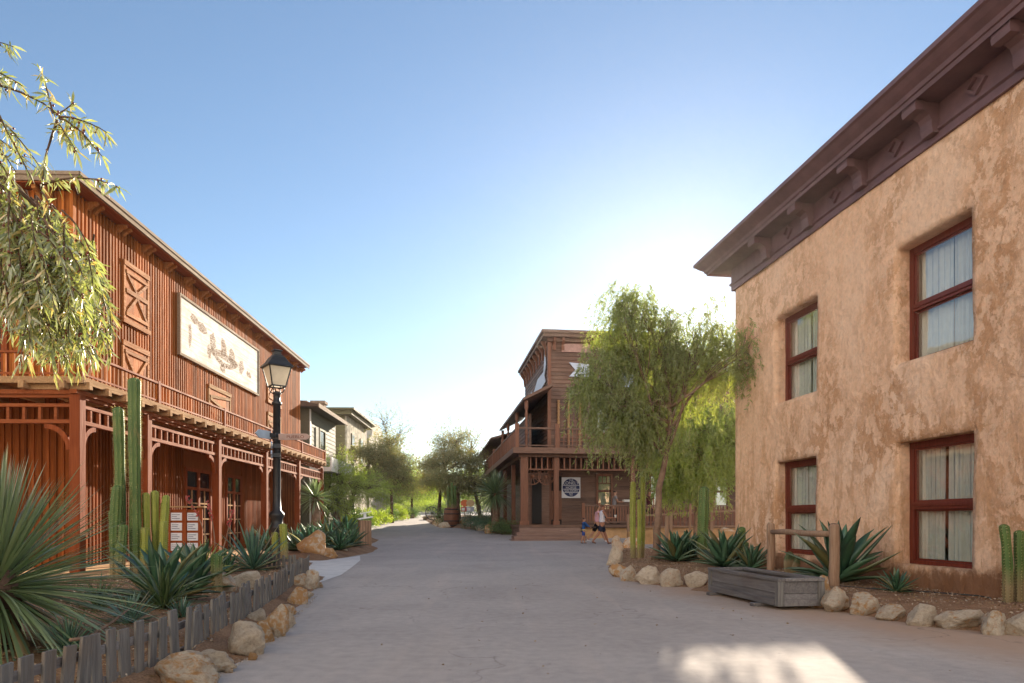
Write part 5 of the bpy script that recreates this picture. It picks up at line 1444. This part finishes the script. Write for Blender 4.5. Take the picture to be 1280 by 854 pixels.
street('wispy dark tree top rising behind the pale parapet house', 'tree', 490, 640, 50, (488,560), [blob(480,528,50,22,20,1), blob(500,545,50,20,22,.8), blob(505,575,50,22,28,1)], M['oliveleaf'], 43, mode='broom', leaf=(.16,.03), nclump=150, nleaf=20, strand=1.1, r0=.12, group='street trees')
street('bright yellow green tree hiding the end of the street', 'tree', 515, 638, 66, (515,600), [blob(505,595,66,22,26,1), blob(520,610,66,18,20,.8), blob(490,615,62,22,18,.8), blob(535,612,70,22,18,.8)], M['lime'], 44, mode='round', leaf=(.2,.06), nclump=420, nleaf=36, clr=.7, r0=.14, group='street trees')
street('broad brown green tree in the middle of the view, left of the saloon', 'tree', 548, 652, 46, (552,595), [blob(542,582,46,20,14,1.0), blob(562,570,46.5,22,12,.9), blob(585,578,46,20,14,.9), blob(556,600,45,28,12,1.0), blob(532,602,46,14,12,.6), blob(588,604,46,18,14,.7), blob(572,550,47,20,12,.25), blob(555,553,47,16,9,.2), blob(604,608,45,10,16,.4)], M['oliveleaf'], 45, mode='round', leaf=(.15,.045), nclump=680, nleaf=40, clr=.5, r0=.15, group='street trees')
street('grey leaning trunk with thin upper twigs right of the brown green tree', 'tree', 602, 645, 48, (588,590), [blob(590,560,48,20,28,1), blob(560,545,48,22,18,.8), blob(605,575,48,16,22,.7)], M['oliveleaf'], 46, mode='broom', leaf=(.15,.03), nclump=200, nleaf=22, strand=1.2, r0=.17, bark=M['bark'], group='street trees')
street('brown palm like trunk with a low leafy head behind the barrel', 'tree', 571, 655, 44.5, (571,612), [blob(571,604,44.5,18,14,1), blob(560,612,44.5,14,10,.6)], M['oliveleaf'], 47, mode='round', leaf=(.16,.05), nclump=120, nleaf=24, clr=.5, r0=.32, bark=M['bark'], group='street trees')
for i, (px, Y, h_, r_) in enumerate([(470,95,5,4),(520,110,6,5),(560,105,6,5),(600,100,6.5,5),(640,120,7,6),(440,110,6,5)]):
    c = P(px, 600, Y); c.z = tz(Y)+h_*.6; b = Vector((c.x, c.y, tz(Y)))
    tree('street_tree', ['pale green tree far left at the end of the street','far green tree in the gap at the street end','far tree behind the middle tree','far tree behind the grey leaning trunk','far tree half hidden beside the saloon','far tree behind the leaning tree'][i], 'tree', [b, b+Vector((0,0,1.2)), b+Vector((0,0,2.2))], [(c, (r_,r_,h_*.5), 1), (c+Vector((r_*.5,0,h_*.2)), (r_*.6,r_*.6,h_*.35), .6)], M['lime'] if i % 2 else M['green'], M['darkbark'], 60+i, mode='round', leaf=(.35,.12), nclump=240, nleaf=36, clr=1.0, r0=.2, group='street trees')
# palm-like yucca tree by the saloon and shrubs
def yucca_tree(lab, px, pyt, Y, zb, hh, n, L, seed, bark):
    c = P(px, pyt, Y); t = thing('yucca_tree', lab, 'yucca tree', (c.x, Y, zb))
    b = MB(); b.tube([(c.x,Y,zb),(c.x+.03,Y,(zb+c.z)/2),(c.x,Y,c.z)], [.24,.19,.17], 10); b.build('trunk', bark, t, world=True)
    global yc
    keep = yc; yc = c
    V, F = blades(n, -55, 85, L*.7, L, .035, .02, .2, seed); yc = keep
    np_mesh('blades', V, F, M['yucca'], t, True); return t
yucca_tree('shaggy yucca tree with a stout trunk left of the saloon porch', 619, 617, 35.6, .45, 1.5, 420, 1.55, 71, M['bark'])
yucca_tree('yucca tree on a short trunk under the end of the barn balcony', 394, 622, 27, .1, 1, 200, .9, 72, M['bark'])
yucca_tree('yucca tree beside the far street lamp', 420, 628, 33, .3, 1, 200, 1.0, 73, M['bark'])
def shrub(lab, px, Y, r_, h_, mat, seed, leaf=(.09,.03), n=60, group=None):
    x = (px-CX)/FPX*Y; z = tz(Y)
    return tree('shrub', lab, 'shrub', [Vector((x,Y,z)), Vector((x,Y,z+h_*.3))], [(Vector((x,Y,z+h_*.55)), (r_,r_*.8,h_*.45), 1), (Vector((x+r_*.5,Y-.2,z+h_*.4)), (r_*.6,r_*.6,h_*.35), .6)], mat, M['darkbark'], seed, mode='round', leaf=leaf, nclump=n, nleaf=26, clr=.28, r0=.05, group=group)
gsh = 'shrubs round the saloon bed'
shrub('dark shrub beside the saloon steps', 627, 34.5, .9, .75, M['green'], 81, n=110, group=gsh)
shrub('bushy dark shrub under the yucca tree', 608, 36.5, 1.0, .95, M['agave'], 82, n=120, group=gsh)
shrub('dark shrub right of the coloured signs', 595, 39, 1.0, 1.1, M['agave'], 83, n=120, group=gsh)
shrub('low shrub left of the barrel', 553, 44, .7, 1.2, M['green'], 84, n=90, group=gsh)
shrub('bright low hedge across the end of the street', 535, 80, 4, 1.6, M['lime'], 85, (.2,.07), 220)
for i, (px, Y) in enumerate([(470,48),(482,52),(495,56),(508,62),(455,44),(445,40),(430,36.5)]):
    shrub('low green shrub in the far left bed behind the small stones', px, Y, 1.0, 1.0+.1*(i % 3), M['green'] if i % 2 else M['lime'], 90+i, (.13,.045), 90, 'shrubs of the far left bed')
# ================================================================ street furniture and people
def street_lamp(lab, base, H, group='street lamps'):
    t = thing('street_lamp', lab, 'street lamp', tuple(base), R(38), group)
    z1 = H-1.02
    b = MB(); b.lathe([(.21,0),(.21,.10),(.17,.16),(.165,.75),(.19,.80),(.19,.86),(.15,.90),(.145,1.05),(.18,1.10),(.19,1.15),(.17,1.20),(.105,1.26),(.095,1.6),(.088,z1-.35),(.12,z1-.33),(.12,z1-.27),(.085,z1-.25),(.085,z1-.08),(.12,z1-.05),(.06,z1)], 16); b.build('post', M['iron'], t)
    # four sided lantern: tapering glass, flared roof with a chimney, cage ribs, scrolls under it
    g0, g1, a0, a1 = z1+.12, z1+.60, .165, .27
    q4 = lambda r_, z: [(r_,r_,z),(-r_,r_,z),(-r_,-r_,z),(r_,-r_,z)]
    b = MB(); b.add(q4(a0-.01, g0)+q4(a1-.01, g1), [(0,1,5,4),(1,2,6,5),(2,3,7,6),(3,0,4,7)]); b.build('glass', M['lampglass'], t)
    b = MB()
    for (x0,y0,_),(x1,y1,_) in zip(q4(a0,0), q4(a1,0)): b.beam((x0,y0,g0-.01), (x1,y1,g1), .026, .026)
    for r_, z in ((a0,g0), (a1,g1)):
        c = q4(r_, z)
        for i in range(4): b.beam(c[i], c[(i+1) % 4], .03, .03)
    b.build('cage', M['iron'], t)
    b = MB()
    rr = [(.39,g1+.0),(.37,g1+.03),(.27,g1+.13),(.19,g1+.24),(.13,g1+.29),(.13,g1+.31),(.10,g1+.32),(.10,g1+.38),(.135,g1+.40),(.135,g1+.42),(.06,g1+.44)]
    vs, fs = [], []
    for r_, z in rr: vs += [(x*.72, y*.72, z_) for x, y, z_ in q4(r_*1.15, z)]
    for i in range(len(rr)-1): fs += [(i*4+j, i*4+(j+1) % 4, i*4+4+(j+1) % 4, i*4+4+j) for j in range(4)]
    fs += [(3,2,1,0), tuple(range(4*len(rr)-4, 4*len(rr)))]
    b.add(vs, fs); b.build('hood', M['iron'], t)
    b = MB()
    for k in range(4):
        a = math.pi/4+k*math.pi/2; d = Vector((math.cos(a), math.sin(a), 0))
        b.tube([d*.06+Vector((0,0,z1-.06)), d*.16+Vector((0,0,z1-.02)), d*.20+Vector((0,0,z1+.05)), d*.17+Vector((0,0,z1+.12))], .014, 6)
    b.build('scroll', M['iron'], t); return t
LY = 17.0
lp = street_lamp('black street lamp with direction arrows standing in the left bed', (P(346,0,LY).x, LY, .05), 5.24)
l2 = street_lamp('second black street lamp, beyond the end of the barn', (P(441,0,43).x, 43, tz(43)), 5.1)
l3 = copy_tree(l2); l3.location = (P(447.5,0,60).x, 60, tz(60)); l3['label'] = 'smallest and farthest black street lamp, right of the second one'
M['arrow'] = m_plain('faded_pink_board', (.42,.30,.26), .7, 0, .3, 0, .2, 4, .2)
M['bluegrey'] = m_plain('pale_blue_board', (.42,.50,.60), .6, 0, .3, 0, .15, 4, .1)
b = MB(); z = P(343,547,LY).z; lx = lp.location.x
def arrow(lab, ln, hgt, z, az, mat, txt=None):
    t = thing('arrow_sign', lab, 'sign', (lx, LY, z), az)
    b = MB(); b.prism([(.10,-hgt/2),(ln-.12,-hgt/2),(ln,0),(ln-.12,hgt/2),(.10,hgt/2)], lambda a, c, t_: (a, t_, c), -.13, -.10); b.build('board', mat, t)
    b = MB(); b.bx(-.11, .14, -.098, .098, -.05, .05); b.build('clamp', M['iron'], t)
    if txt: font_mesh(txt, .10, 'lettering', M['frame'], t, (.30, -.1315, -.005), (R(90),0,0), .001, 'LEFT', 1.25)
    return t
arrow('long faded pink arrow board lettered and pointing right on the lamp post', .92, .15, z, R(-4), M['arrow'], 'PUEBLO')
arrow('pale blue arrow board pointing left on the lamp post', .62, .2, z+.05, R(180+68), M['bluegrey'])
arrow('upper pale blue board seen edge on below the pink arrow', .5, .15, z-.22, R(-72), M['bluegrey'])
arrow('lower pale blue board seen edge on below the pink arrow', .5, .18, z-.45, R(-72), M['bluegrey'])
# notice board
nb = thing('notice_board', 'red wooden notice board with eight white panels by the porch', 'notice board', (P(231,0,14.6).x, 14.6, .05), R(4))
b = MB(); b.bx(-.36, .36, 0, .05, .28, 1.24); b.build('board', M['red'], nb)
for x in (-.33, 0, .33): b = MB(); b.bx(x-.045, x+.045, -.03, -.002, 0, 1.28); b.build('post', M['red'], nb)
b = MB(); b.bx(-.42, .42, -.09, .10, 1.282, 1.31); b.build('roof', M['deck'], nb)
PB = m_plain('pale_notice', (.60,.62,.68), .5, 0, .3, 0, .1, 4, 0); INK = m_plain('grey_ink', (.16,.17,.24), .6, 0, .3, 0, .1, 4, 0)
pr_ = random.Random(6)
for j in range(4):
    for i, (x0, x1) in enumerate(((-.285, -.055), (.055, .285))):
        z0 = .36+.215*j; p = MB(); p.bx(x0, x1, -.014, -.002, z0, z0+.165); o = p.build('notice', PB, nb)
        p = MB()
        for k in range(3): p.bx(x0+.02, x0+.02+(x1-x0-.04)*pr_.uniform(.4,1), -.0165, -.0145, z0+.035+.04*k, z0+.05+.04*k)
        p.build('print', INK, o)
# water trough
tg = thing('water_trough', 'long grey weathered wooden trough on short bearers at the road edge', 'trough', (3.13, 8.0, 0), R(8.3))
L_, W_, H0, H1 = 1.86, .54, .05, .335
b = MB()
for i, (z0, z1) in enumerate(((H0,.19),(.194,H1))):
    b.bx(0, .035, .04, L_-.04, z0, z1); b.bx(W_-.035, W_, .04, L_-.04, z0, z1)
    b.bx(.04, W_-.04, 0, .035, z0, z1); b.bx(.04, W_-.04, L_-.035, L_, z0, z1)
b.build('side', M['grey_x'], tg, bevel=.004)
b = MB(); b.bx(.036, W_-.036, .036, L_-.036, H0, H0+.03); b.build('bottom', M['grey_x'], tg)
b = MB(); b.bx(-.03, .065, -.03, L_+.03, H1+.002, H1+.042); b.bx(W_-.065, W_+.03, -.03, L_+.03, H1+.002, H1+.042); b.bx(.067, W_-.067, -.03, .065, H1+.002, H1+.040); b.bx(.067, W_-.067, L_-.065, L_+.03, H1+.002, H1+.040); b.build('top_rim', M['grey_x'], tg, bevel=.005)
for x0, x1, y0, y1 in ((-.025,.05,-.025,.05),(W_-.05,W_+.025,-.025,.05),(-.025,.05,L_-.05,L_+.025),(W_-.05,W_+.025,L_-.05,L_+.025)): b = MB(); b.bx(x0, x1, y0, y1, H0-.005, H1); b.build('corner_post', M['grey'], tg, bevel=.004)
b = MB(); b.bx(-.028, -.002, .052, L_-.052, H0-.004, H0+.075); b.bx(.052, W_-.052, -.028, -.002, H0-.004, H0+.075); b.build('skirt', M['grey_x'], tg, bevel=.004)
for y0 in (.35, L_-.25): b = MB(); b.bx(-.13, W_+.08, y0, y0+.11, 0, .046); b.build('bearer', M['grey_x'], tg, bevel=.008)
# hitching rail
hr = thing('hitching_rail', 'rustic log hitching rail in front of the adobe house windows', 'hitching rail', (4.53, 9.75, .05))
A, B = Vector((4.58,9.7,.0)), Vector((4.63,12.2,.0)); rg = random.Random(2)
for p in (A, B):
    b = MB(); b.tube([p+Vector((rg.uniform(-.01,.01), rg.uniform(-.01,.01), z_)) for z_ in (0,.25,.5,.75,.97,1.0)], [.078,.072,.07,.072,.068,.058], 12); b.build('post', M['log'], hr, world=True)
b = MB(); b.tube([A+Vector((.0,.06,.86)), A.lerp(B,.35)+Vector((.01,0,.85)), A.lerp(B,.7)+Vector((-.01,0,.865)), B+Vector((0,-.06,.85))], [.045,.05,.048,.044], 10); b.build('rail', M['log'], hr, world=True)
# stakes by the pepper tree
for lab, p0, p1, r_ in (('thin grey stake beside the tree trunk', P(832,712,16.6), P(834,645,16.6), .05), ('pale leaning support stake under the weeping tree', P(868,690,18.5), P(877,632,18.6), .05), ('thin upright brown stake left of the leaning one', P(862,690,18.9), P(863,630,18.9), .035)):
    p0.z = bz(p0.x, p0.y)-.02; t = thing('support_stake', lab, 'stake', tuple(p0)); b = MB(); b.tube([p0, (p0+p1)/2, p1], [r_,r_*.95,r_*.9], 8); b.build('stake', M['log'], t, world=True)
# slatted bin with a sloping metal lid
bn = thing('litter_bin', 'narrow wooden slatted litter bin with a sloping metal lid beside the road', 'litter bin', (P(456,0,24.6).x, 24.6, tz(24.6)), R(20))
b = MB()
for i in range(4):
    for a, c in ((0,1),(1,0),(0,-1),(-1,0)):
        o_ = -.14+.093*i
        if a: b.bx(a*.2-.012, a*.2+.012, o_-.04, o_+.04, .08, 1.0)
        else: b.bx(o_-.04, o_+.04, c*.2-.012, c*.2+.012, .08, 1.0)
b.build('slat', M['log'], bn); b = MB(); b.bx(-.18, .18, -.18, .18, .0, .98); b.build('liner', M['dark'], bn)
b = MB(); b.prism([(-.26,1.02),(.26,1.10),(.26,1.15),(-.26,1.07)], lambda a, c, t: (a, t, c), -.24, .24); b.prism([(-.2,1.22),(.22,1.30),(.22,1.33),(-.2,1.25)], lambda a, c, t: (a, t, c), -.16, .16); b.bx(-.05,.05,-.05,.05,1.09,1.27); b.build('lid', m_plain('galvanised_metal', (.60,.62,.64), .35, .7), bn)
# barrel planter with columnar cacti
by = 42.6; bx_ = P(564.5,0,by).x
br = thing('barrel', 'brown wooden barrel with iron hoops used as a planter', 'barrel', (bx_, by, tz(by)))
b = MB(); b.lathe([(.42,0),(.48,.3),(.51,.62),(.48,.94),(.42,1.22),(.36,1.22),(.36,1.1)], 22); b.build('staves', M['saloon_z'], br)
for z_, r_ in ((.12,.455),(.40,.50),(.84,.50),(1.12,.45)): b = MB(); b.lathe([(r_,z_-.03),(r_+.012,z_-.025),(r_+.012,z_+.025),(r_,z_+.03)], 22); b.build('hoop', M['iron'], br)
ct = cactus('slim upright cacti growing out of the barrel', bx_, by, [(-.2,0,1.5,.08,0,0),(0,.1,1.75,.08,0,0),(.2,0,1.55,.08,0,0),(.05,-.15,1.2,.08,0,0)], 'cactus'); ct.location.z = tz(by)+1.05
wy = 49; wheel('wagon_wheel', 'old wagon wheel leaning on a stone in the middle of the street', P(540,640,wy)+Vector((0,0,-.1)), .5, (.6,-1,.35), mat=M['grey'])
# coloured sign posts in the saloon bed
for lab, px, Y, c1, c2 in (('orange round sign with a red and white plate on a thin post', 581, 40.5, (.60,.13,.03), (.45,.08,.06)), ('tan oval sign with a blue and white plate on a thin post', 588, 40.2, (.50,.33,.17), (.40,.43,.52))):
    x = (px-CX)/FPX*Y; zt = P(0,629,Y).z; t = thing('sign_post', lab, 'sign', (x, Y, tz(Y)))
    b = MB(); b.tube([(0,0,0),(0,0,zt-tz(Y))], .03, 8); b.build('post', M['log'], t)
    b = MB(); n = 18; b.prism([(.25*math.cos(2*math.pi*i/n), zt-tz(Y)+.2*math.sin(2*math.pi*i/n)) for i in range(n)], lambda a, c, t_: (a, t_, c), -.06, -.032); b.build('disc', m_plain('sign_paint', c1, .5), t)
    b = MB(); b.bx(-.22, .22, -.06, -.032, zt-tz(Y)-.5, zt-tz(Y)-.22); b.build('plate', m_plain('plate_paint', c2, .5), t)
    b = MB(); b.bx(-.18, .0, -.064, -.062, zt-tz(Y)-.44, zt-tz(Y)-.28); b.build('mark', M['whitepaint'], t)

# ---------------------------------------------------------------- people
SKIN = m_plain('skin', (.42,.22,.14), .55, 0, .4, 0, .06, 4, 0); SKIN2 = m_plain('tanned_skin', (.30,.14,.085), .55, 0, .4, 0, .06, 4, 0)
HAIR = m_plain('dark_hair', (.035,.02,.014), .5, 0, .5, 0, .3, 20, .4); BROWNH = m_plain('brown_hair', (.13,.065,.035), .5, 0, .5, 0, .3, 20, .4)
def skinned(name, nodes, edges, mat, parent, root=0, sub=2):
    me = bpy.data.meshes.new(name); me.from_pydata([n[0] for n in nodes], edges, [])
    o = bpy.data.objects.new(name, me); COL.objects.link(o)
    m = o.modifiers.new('skin', 'SKIN'); m.use_smooth_shade = True; m.branch_smoothing = .35
    sv = me.skin_vertices[0].data
    for i, n in enumerate(nodes):
        r_ = n[1]; sv[i].radius = (r_, r_) if isinstance(r_, (int, float)) else r_
        sv[i].use_root = (i == root)
    s = o.modifiers.new('sub', 'SUBSURF'); s.levels = sub; s.render_levels = sub
    dg = bpy.context.evaluated_depsgraph_get(); dg.update()
    m2 = bpy.data.meshes.new_from_object(o.evaluated_get(dg)); o.modifiers.clear(); o.data = m2
    m2.materials.clear(); m2.materials.append(mat); o.parent = parent; return o
def person(lab, loc, az, H, legs, arms, top, bottom, skin, hair, sleeve=.4, leglen=.45, hairlong=False, shoes=None, bend=0, child=False, group='people by the saloon'):
    """faces +y in its own space; legs = (left swing, right swing, left knee, right knee), arms = per side (swing, elbow, out)"""
    t = thing('person', lab, 'person', loc, az, group)
    hs = 1.22 if child else 1.0
    V_ = lambda x, y, z: Vector((x, y, z))*H
    pel = V_(0,0,.52); ch = V_(0,.01+bend*.5,.70); up_ = V_(0,.01+bend*.8,.79); nk = V_(0,.015+bend,.845); hd0 = V_(0,.025+bend*1.1,.895); hd1 = V_(0,.03+bend*1.1,.955)
    r = H
    N = [(pel, (.082*r,.062*r)), (V_(0,.0+bend*.2,.60), (.070*r,.055*r)), (ch, (.080*r,.058*r)), (up_, (.060*r,.045*r)), (nk, .028*r), (hd0, .047*r*hs), (hd1, (.054*r*hs,.060*r*hs))]
    E = [(0,1),(1,2),(2,3),(3,4),(4,5),(5,6)]
    nose = hd0+V_(0,.062*hs,.012); N.append((nose, .010*r)); E.append((5,7))
    LG, AR = [], []
    for s, sw, kn in ((-1, legs[0], legs[2]), (1, legs[1], legs[3])):
        hip = V_(s*.048,0,.50); k = hip+Vector((s*.004*r, math.sin(sw)*.235*r, -math.cos(sw)*.235*r)); a2 = sw-kn
        an = k+Vector((0, math.sin(a2)*.225*r, -math.cos(a2)*.225*r)); toe = an+Vector((s*.01*r, math.cos(a2)*.085*r, -.018*r+math.sin(a2)*.04*r)); heel = an+Vector((0, -.02*r, -.018*r))
        i0 = len(N); N += [(hip, .056*r), (k, .036*r), (k.lerp(an,.35), .034*r), (an, .020*r), (toe, (.020*r,.012*r))]
        E += [(0,i0),(i0,i0+1),(i0+1,i0+2),(i0+2,i0+3),(i0+3,i0+4)]; LG.append((hip, k, an, toe))
    for s, (sw, el, ou) in ((-1, arms[0]), (1, arms[1])):
        sh = V_(s*.103,.01+bend*.8,.80); e_ = sh+Vector((s*math.sin(ou), math.sin(sw)*math.cos(ou), -math.cos(sw)*math.cos(ou)))*.165*r
        a2 = sw+el; w_ = e_+Vector((s*math.sin(ou)*.3, math.sin(a2), -math.cos(a2))).normalized()*.145*r; dr = (w_-e_).normalized(); hn = w_+dr*.05*r
        sd = Vector((0,0,1)).cross(dr); sd = sd.normalized() if sd.length > .05 else Vector((1,0,0))
        i0 = len(N); N += [(sh, .036*r), (e_, .025*r), (w_, .016*r), (hn, (.019*r,.011*r))]; E += [(3,i0),(i0,i0+1),(i0+1,i0+2),(i0+2,i0+3)]
        nb_ = dr.cross(sd)
        for q_, (o_, l_) in enumerate(((-1.5,.042),(-.5,.048),(.5,.046),(1.5,.036))):
            j = len(N); f1 = hn+sd*o_*.009*r+dr*l_*.55*r; N += [(f1, .0058*r), (f1+dr*l_*.4*r+nb_*.010*r, .0045*r)]; E += [(i0+3,j),(j,j+1)]
        j = len(N); N += [(w_+dr*.02*r+sd*.026*r, .007*r), (w_+dr*.045*r+sd*.036*r, .0055*r)]; E += [(i0+2,j),(j,j+1)]
        AR.append((sh, e_, w_, hn))
    skinned('body', N, E, skin, t)
    # shirt with sleeves, bottoms with legs, both a little larger than the body
    N2 = [(V_(0,0,.525), (.092*r,.072*r)), (V_(0,bend*.2,.60), (.082*r,.068*r)), (ch, (.090*r,.070*r)), (up_, (.070*r,.056*r)), (V_(0,.012+bend*.9,.825), .040*r)]; E2 = [(0,1),(1,2),(2,3),(3,4)]
    for sh, e_, w_, hn in AR:
        i0 = len(N2); N2.append((sh, .044*r)); E2.append((3,i0))
        if sleeve > 0:
            if sleeve <= 1: N2.append((sh.lerp(e_, sleeve), .037*r)); E2.append((i0,i0+1))
            else: N2 += [(e_, .033*r), (e_.lerp(w_, sleeve-1), .025*r)]; E2 += [(i0,i0+1),(i0+1,i0+2)]
    skinned('shirt', N2, E2, top, t)
    N3 = [(V_(0,0,.545), (.088*r,.068*r)), (V_(0,0,.50), (.092*r,.072*r))]; E3 = [(0,1)]
    for hip, k, an, toe in LG:
        i0 = len(N3); N3 += [(hip-V_(0,0,.01), .066*r), (hip.lerp(k, min(1, leglen*2)), .054*r)]; E3 += [(1,i0),(i0,i0+1)]
        if leglen > .5: N3.append((k.lerp(an, leglen*2-1), .040*r)); E3.append((i0+1,i0+2))
    skinned('shorts', N3, E3, bottom, t)
    hN = [(hd1+V_(0,-.012,.012)*hs, (.060*r*hs,.062*r*hs)), (hd0+V_(0,-.03*hs,.02), .046*r*hs)]; hE = [(0,1)]
    if hairlong: hN.append((hd0+V_(0,-.05,-.06), .034*r)); hE.append((1,2)); hN.append((hd0+V_(0,-.06,-.11), .02*r)); hE.append((2,3))
    skinned('hair', hN, hE, hair, t)
    eb = MB()
    for s in (-1, 1): eb.lathe([(.002*r,-.006*r),(.006*r,0),(.002*r,.006*r)], 8, hd0+V_(s*.02*hs,.047*hs,.026*hs))
    eb.build('eyes', HAIR, t)
    for hip, k, an, toe in LG: skinned('shoe', [(an+V_(0,-.018,-.012), .020*r), (an.lerp(toe,.5)+V_(0,0,-.008), (.023*r,.017*r)), (toe+V_(0,.015,-.002), (.022*r,.014*r))], [(0,1),(1,2)], shoes or HAIR, t)
    return t, AR, H
cl = lambda n, c: m_cloth(n, c, .05, .12)
def at_foot(px, py): g = G(px, py); return Vector((g.x, g.y, g.z+.006))
RZ = R(-90)     # facing right
p1 = at_foot(752.5, 683)
w1 = person('woman in a white top and dark shorts striding right, seen from the side', (p1.x, p1.y, p1.z), R(-78), 1.62, (R(24), R(-26), R(4), R(14)), ((R(20),R(50),.1),(R(28),R(62),.12)), cl('white_shirt', (.68,.68,.76)), cl('dark_denim', (.030,.034,.055)), SKIN2, BROWNH, .0, .42, shoes=m_plain('brown_sandal', (.12,.06,.04), .6))
p2 = at_foot(746.5, 680)
w2 = person('woman in a pink top and black shorts walking behind the one in white', (p2.x, p2.y, p2.z), R(-85), 1.60, (R(-22), R(26), R(18), R(2)), ((R(-18),R(20),.1),(R(18),R(40),.1)), cl('pink_shirt', (.62,.36,.42)), cl('black_shorts', (.018,.018,.024)), SKIN, BROWNH, .35, .48, hairlong=True, shoes=m_plain('white_trainer', (.70,.70,.74), .5))
p3 = at_foot(729.5, 680)
w3 = person('small child in a blue jacket reaching forward beside the saloon steps', (p3.x, p3.y, p3.z), R(-80), 1.06, (R(8), R(-10), R(4), R(8)), ((R(40),R(14),.08),(R(46),R(10),.08)), cl('blue_jacket', (.035,.10,.28)), cl('blue_shorts', (.05,.09,.30)), SKIN, HAIR, 1.7, .46, child=True)
b = MB(); b.bx(-.11*1.06, .11*1.06, -.085*1.06, .085*1.06, .505*1.06, .53*1.06); b.build('belt', m_plain('yellow_hem', (.62,.58,.22), .7), w3[0], bevel=.01)
def held(fn, lab, cat, name, who, side, size, mat):
    t, AR, H = who; hn = t.matrix_basis @ AR[side][3]; o = thing(name, lab, cat, tuple(hn+Vector((0,0,.01))), t.rotation_euler[2]); fn(o, size, mat); return o
def cup(o, s, m): b = MB(); b.lathe([(s*.75,0),(s,s*2.4),(s*.8,s*2.4),(s*.7,s*.3)], 12); b.build('cup', m, o)
def traybox(o, s, m): b = MB(); b.bx(-s*.6, s*.6, -s*.3, s*1.2, 0, s*.5); b.build('box', m, o, bevel=.01)
held(cup, 'white paper cup held out by the woman in white', 'cup', 'paper_cup', w1, 1, .045, M['whitepaint'])
held(traybox, 'small black bag held by the child in blue', 'bag', 'hand_bag', w3, 1, .13, HAIR)
pw = fl @ Vector((2.95, PYF+.75, FZ)); w4 = person('woman in a grey shirt carrying a white box along the saloon porch', tuple(pw), R(-82), 1.66, (R(14), R(-14), R(2), R(8)), ((R(20),R(66),.05),(R(22),R(66),.05)), cl('grey_shirt', (.24,.22,.23)), cl('dark_trousers', (.04,.035,.035)), SKIN, HAIR, .5, .95)
held(traybox, 'white box carried by the woman on the porch', 'box', 'takeaway_box', w4, 1, .22, M['whitepaint'])
pw = fl @ Vector((4.75, PYF+1.0, FZ)); w5 = person('person in dark clothes standing by the second porch window', tuple(pw), R(170), 1.68, (R(2), R(-2), 0, 0), ((0,R(10),.08),(0,R(10),.08)), cl('maroon_shirt', (.10,.035,.04)), cl('black_trousers', (.02,.02,.022)), SKIN, HAIR, .5, .95)
# ---------------------------------------------------------------- unseen house added behind the viewpoint to bounce sunlight (mirrored in the window glass)
hh = thing('added_cream_house', 'unseen long cream house added across the street to bounce sunlight', 'house', (-12, -7, 0))
CR = m_plain('cream_plaster', (.74,.62,.46), .9, 0, .2, 0, .12, 1, .2)
b = MB(); b.bx(-14, 11, -8, 0, 0, 9.2); b.bx(-14.3, 11.3, -8.3, .35, 9.2, 9.6); b.build('wall', CR, hh)
for x in range(-12, 11, 4):
    for z_ in (1.0, 5.2):
        b = MB(); b.bx(x, x+1.2, .003, .07, z_, z_+1.9); o = b.build('window', M['frame'], hh); b = MB(); b.bx(x+.1, x+1.1, .072, .08, z_+.1, z_+1.8); b.build('pane', M['darkglass'], o)
# ---------------------------------------------------------------- thin haze volume added for a veil of glow around the sun
if HAZE:
    b = MB(); b.bx(-175, 175, -65, 265, -1.2, 13.5); o = b.build('haze', None)
    m = bpy.data.materials.new('haze_air'); m.use_nodes = True; nt = m.node_tree; nt.nodes.clear()
    out = nt.nodes.new('ShaderNodeOutputMaterial'); pv = nt.nodes.new('ShaderNodeVolumePrincipled')
    pv.inputs['Color'].default_value = (1,.96,.90,1); pv.inputs['Density'].default_value = HAZE; pv.inputs['Anisotropy'].default_value = .72
    nt.links.new(pv.outputs[0], out.inputs['Volume']); o.data.materials.append(m); o['kind'] = 'stuff'
    cy.volume_bounces = 0; cy.volume_step_rate = 4
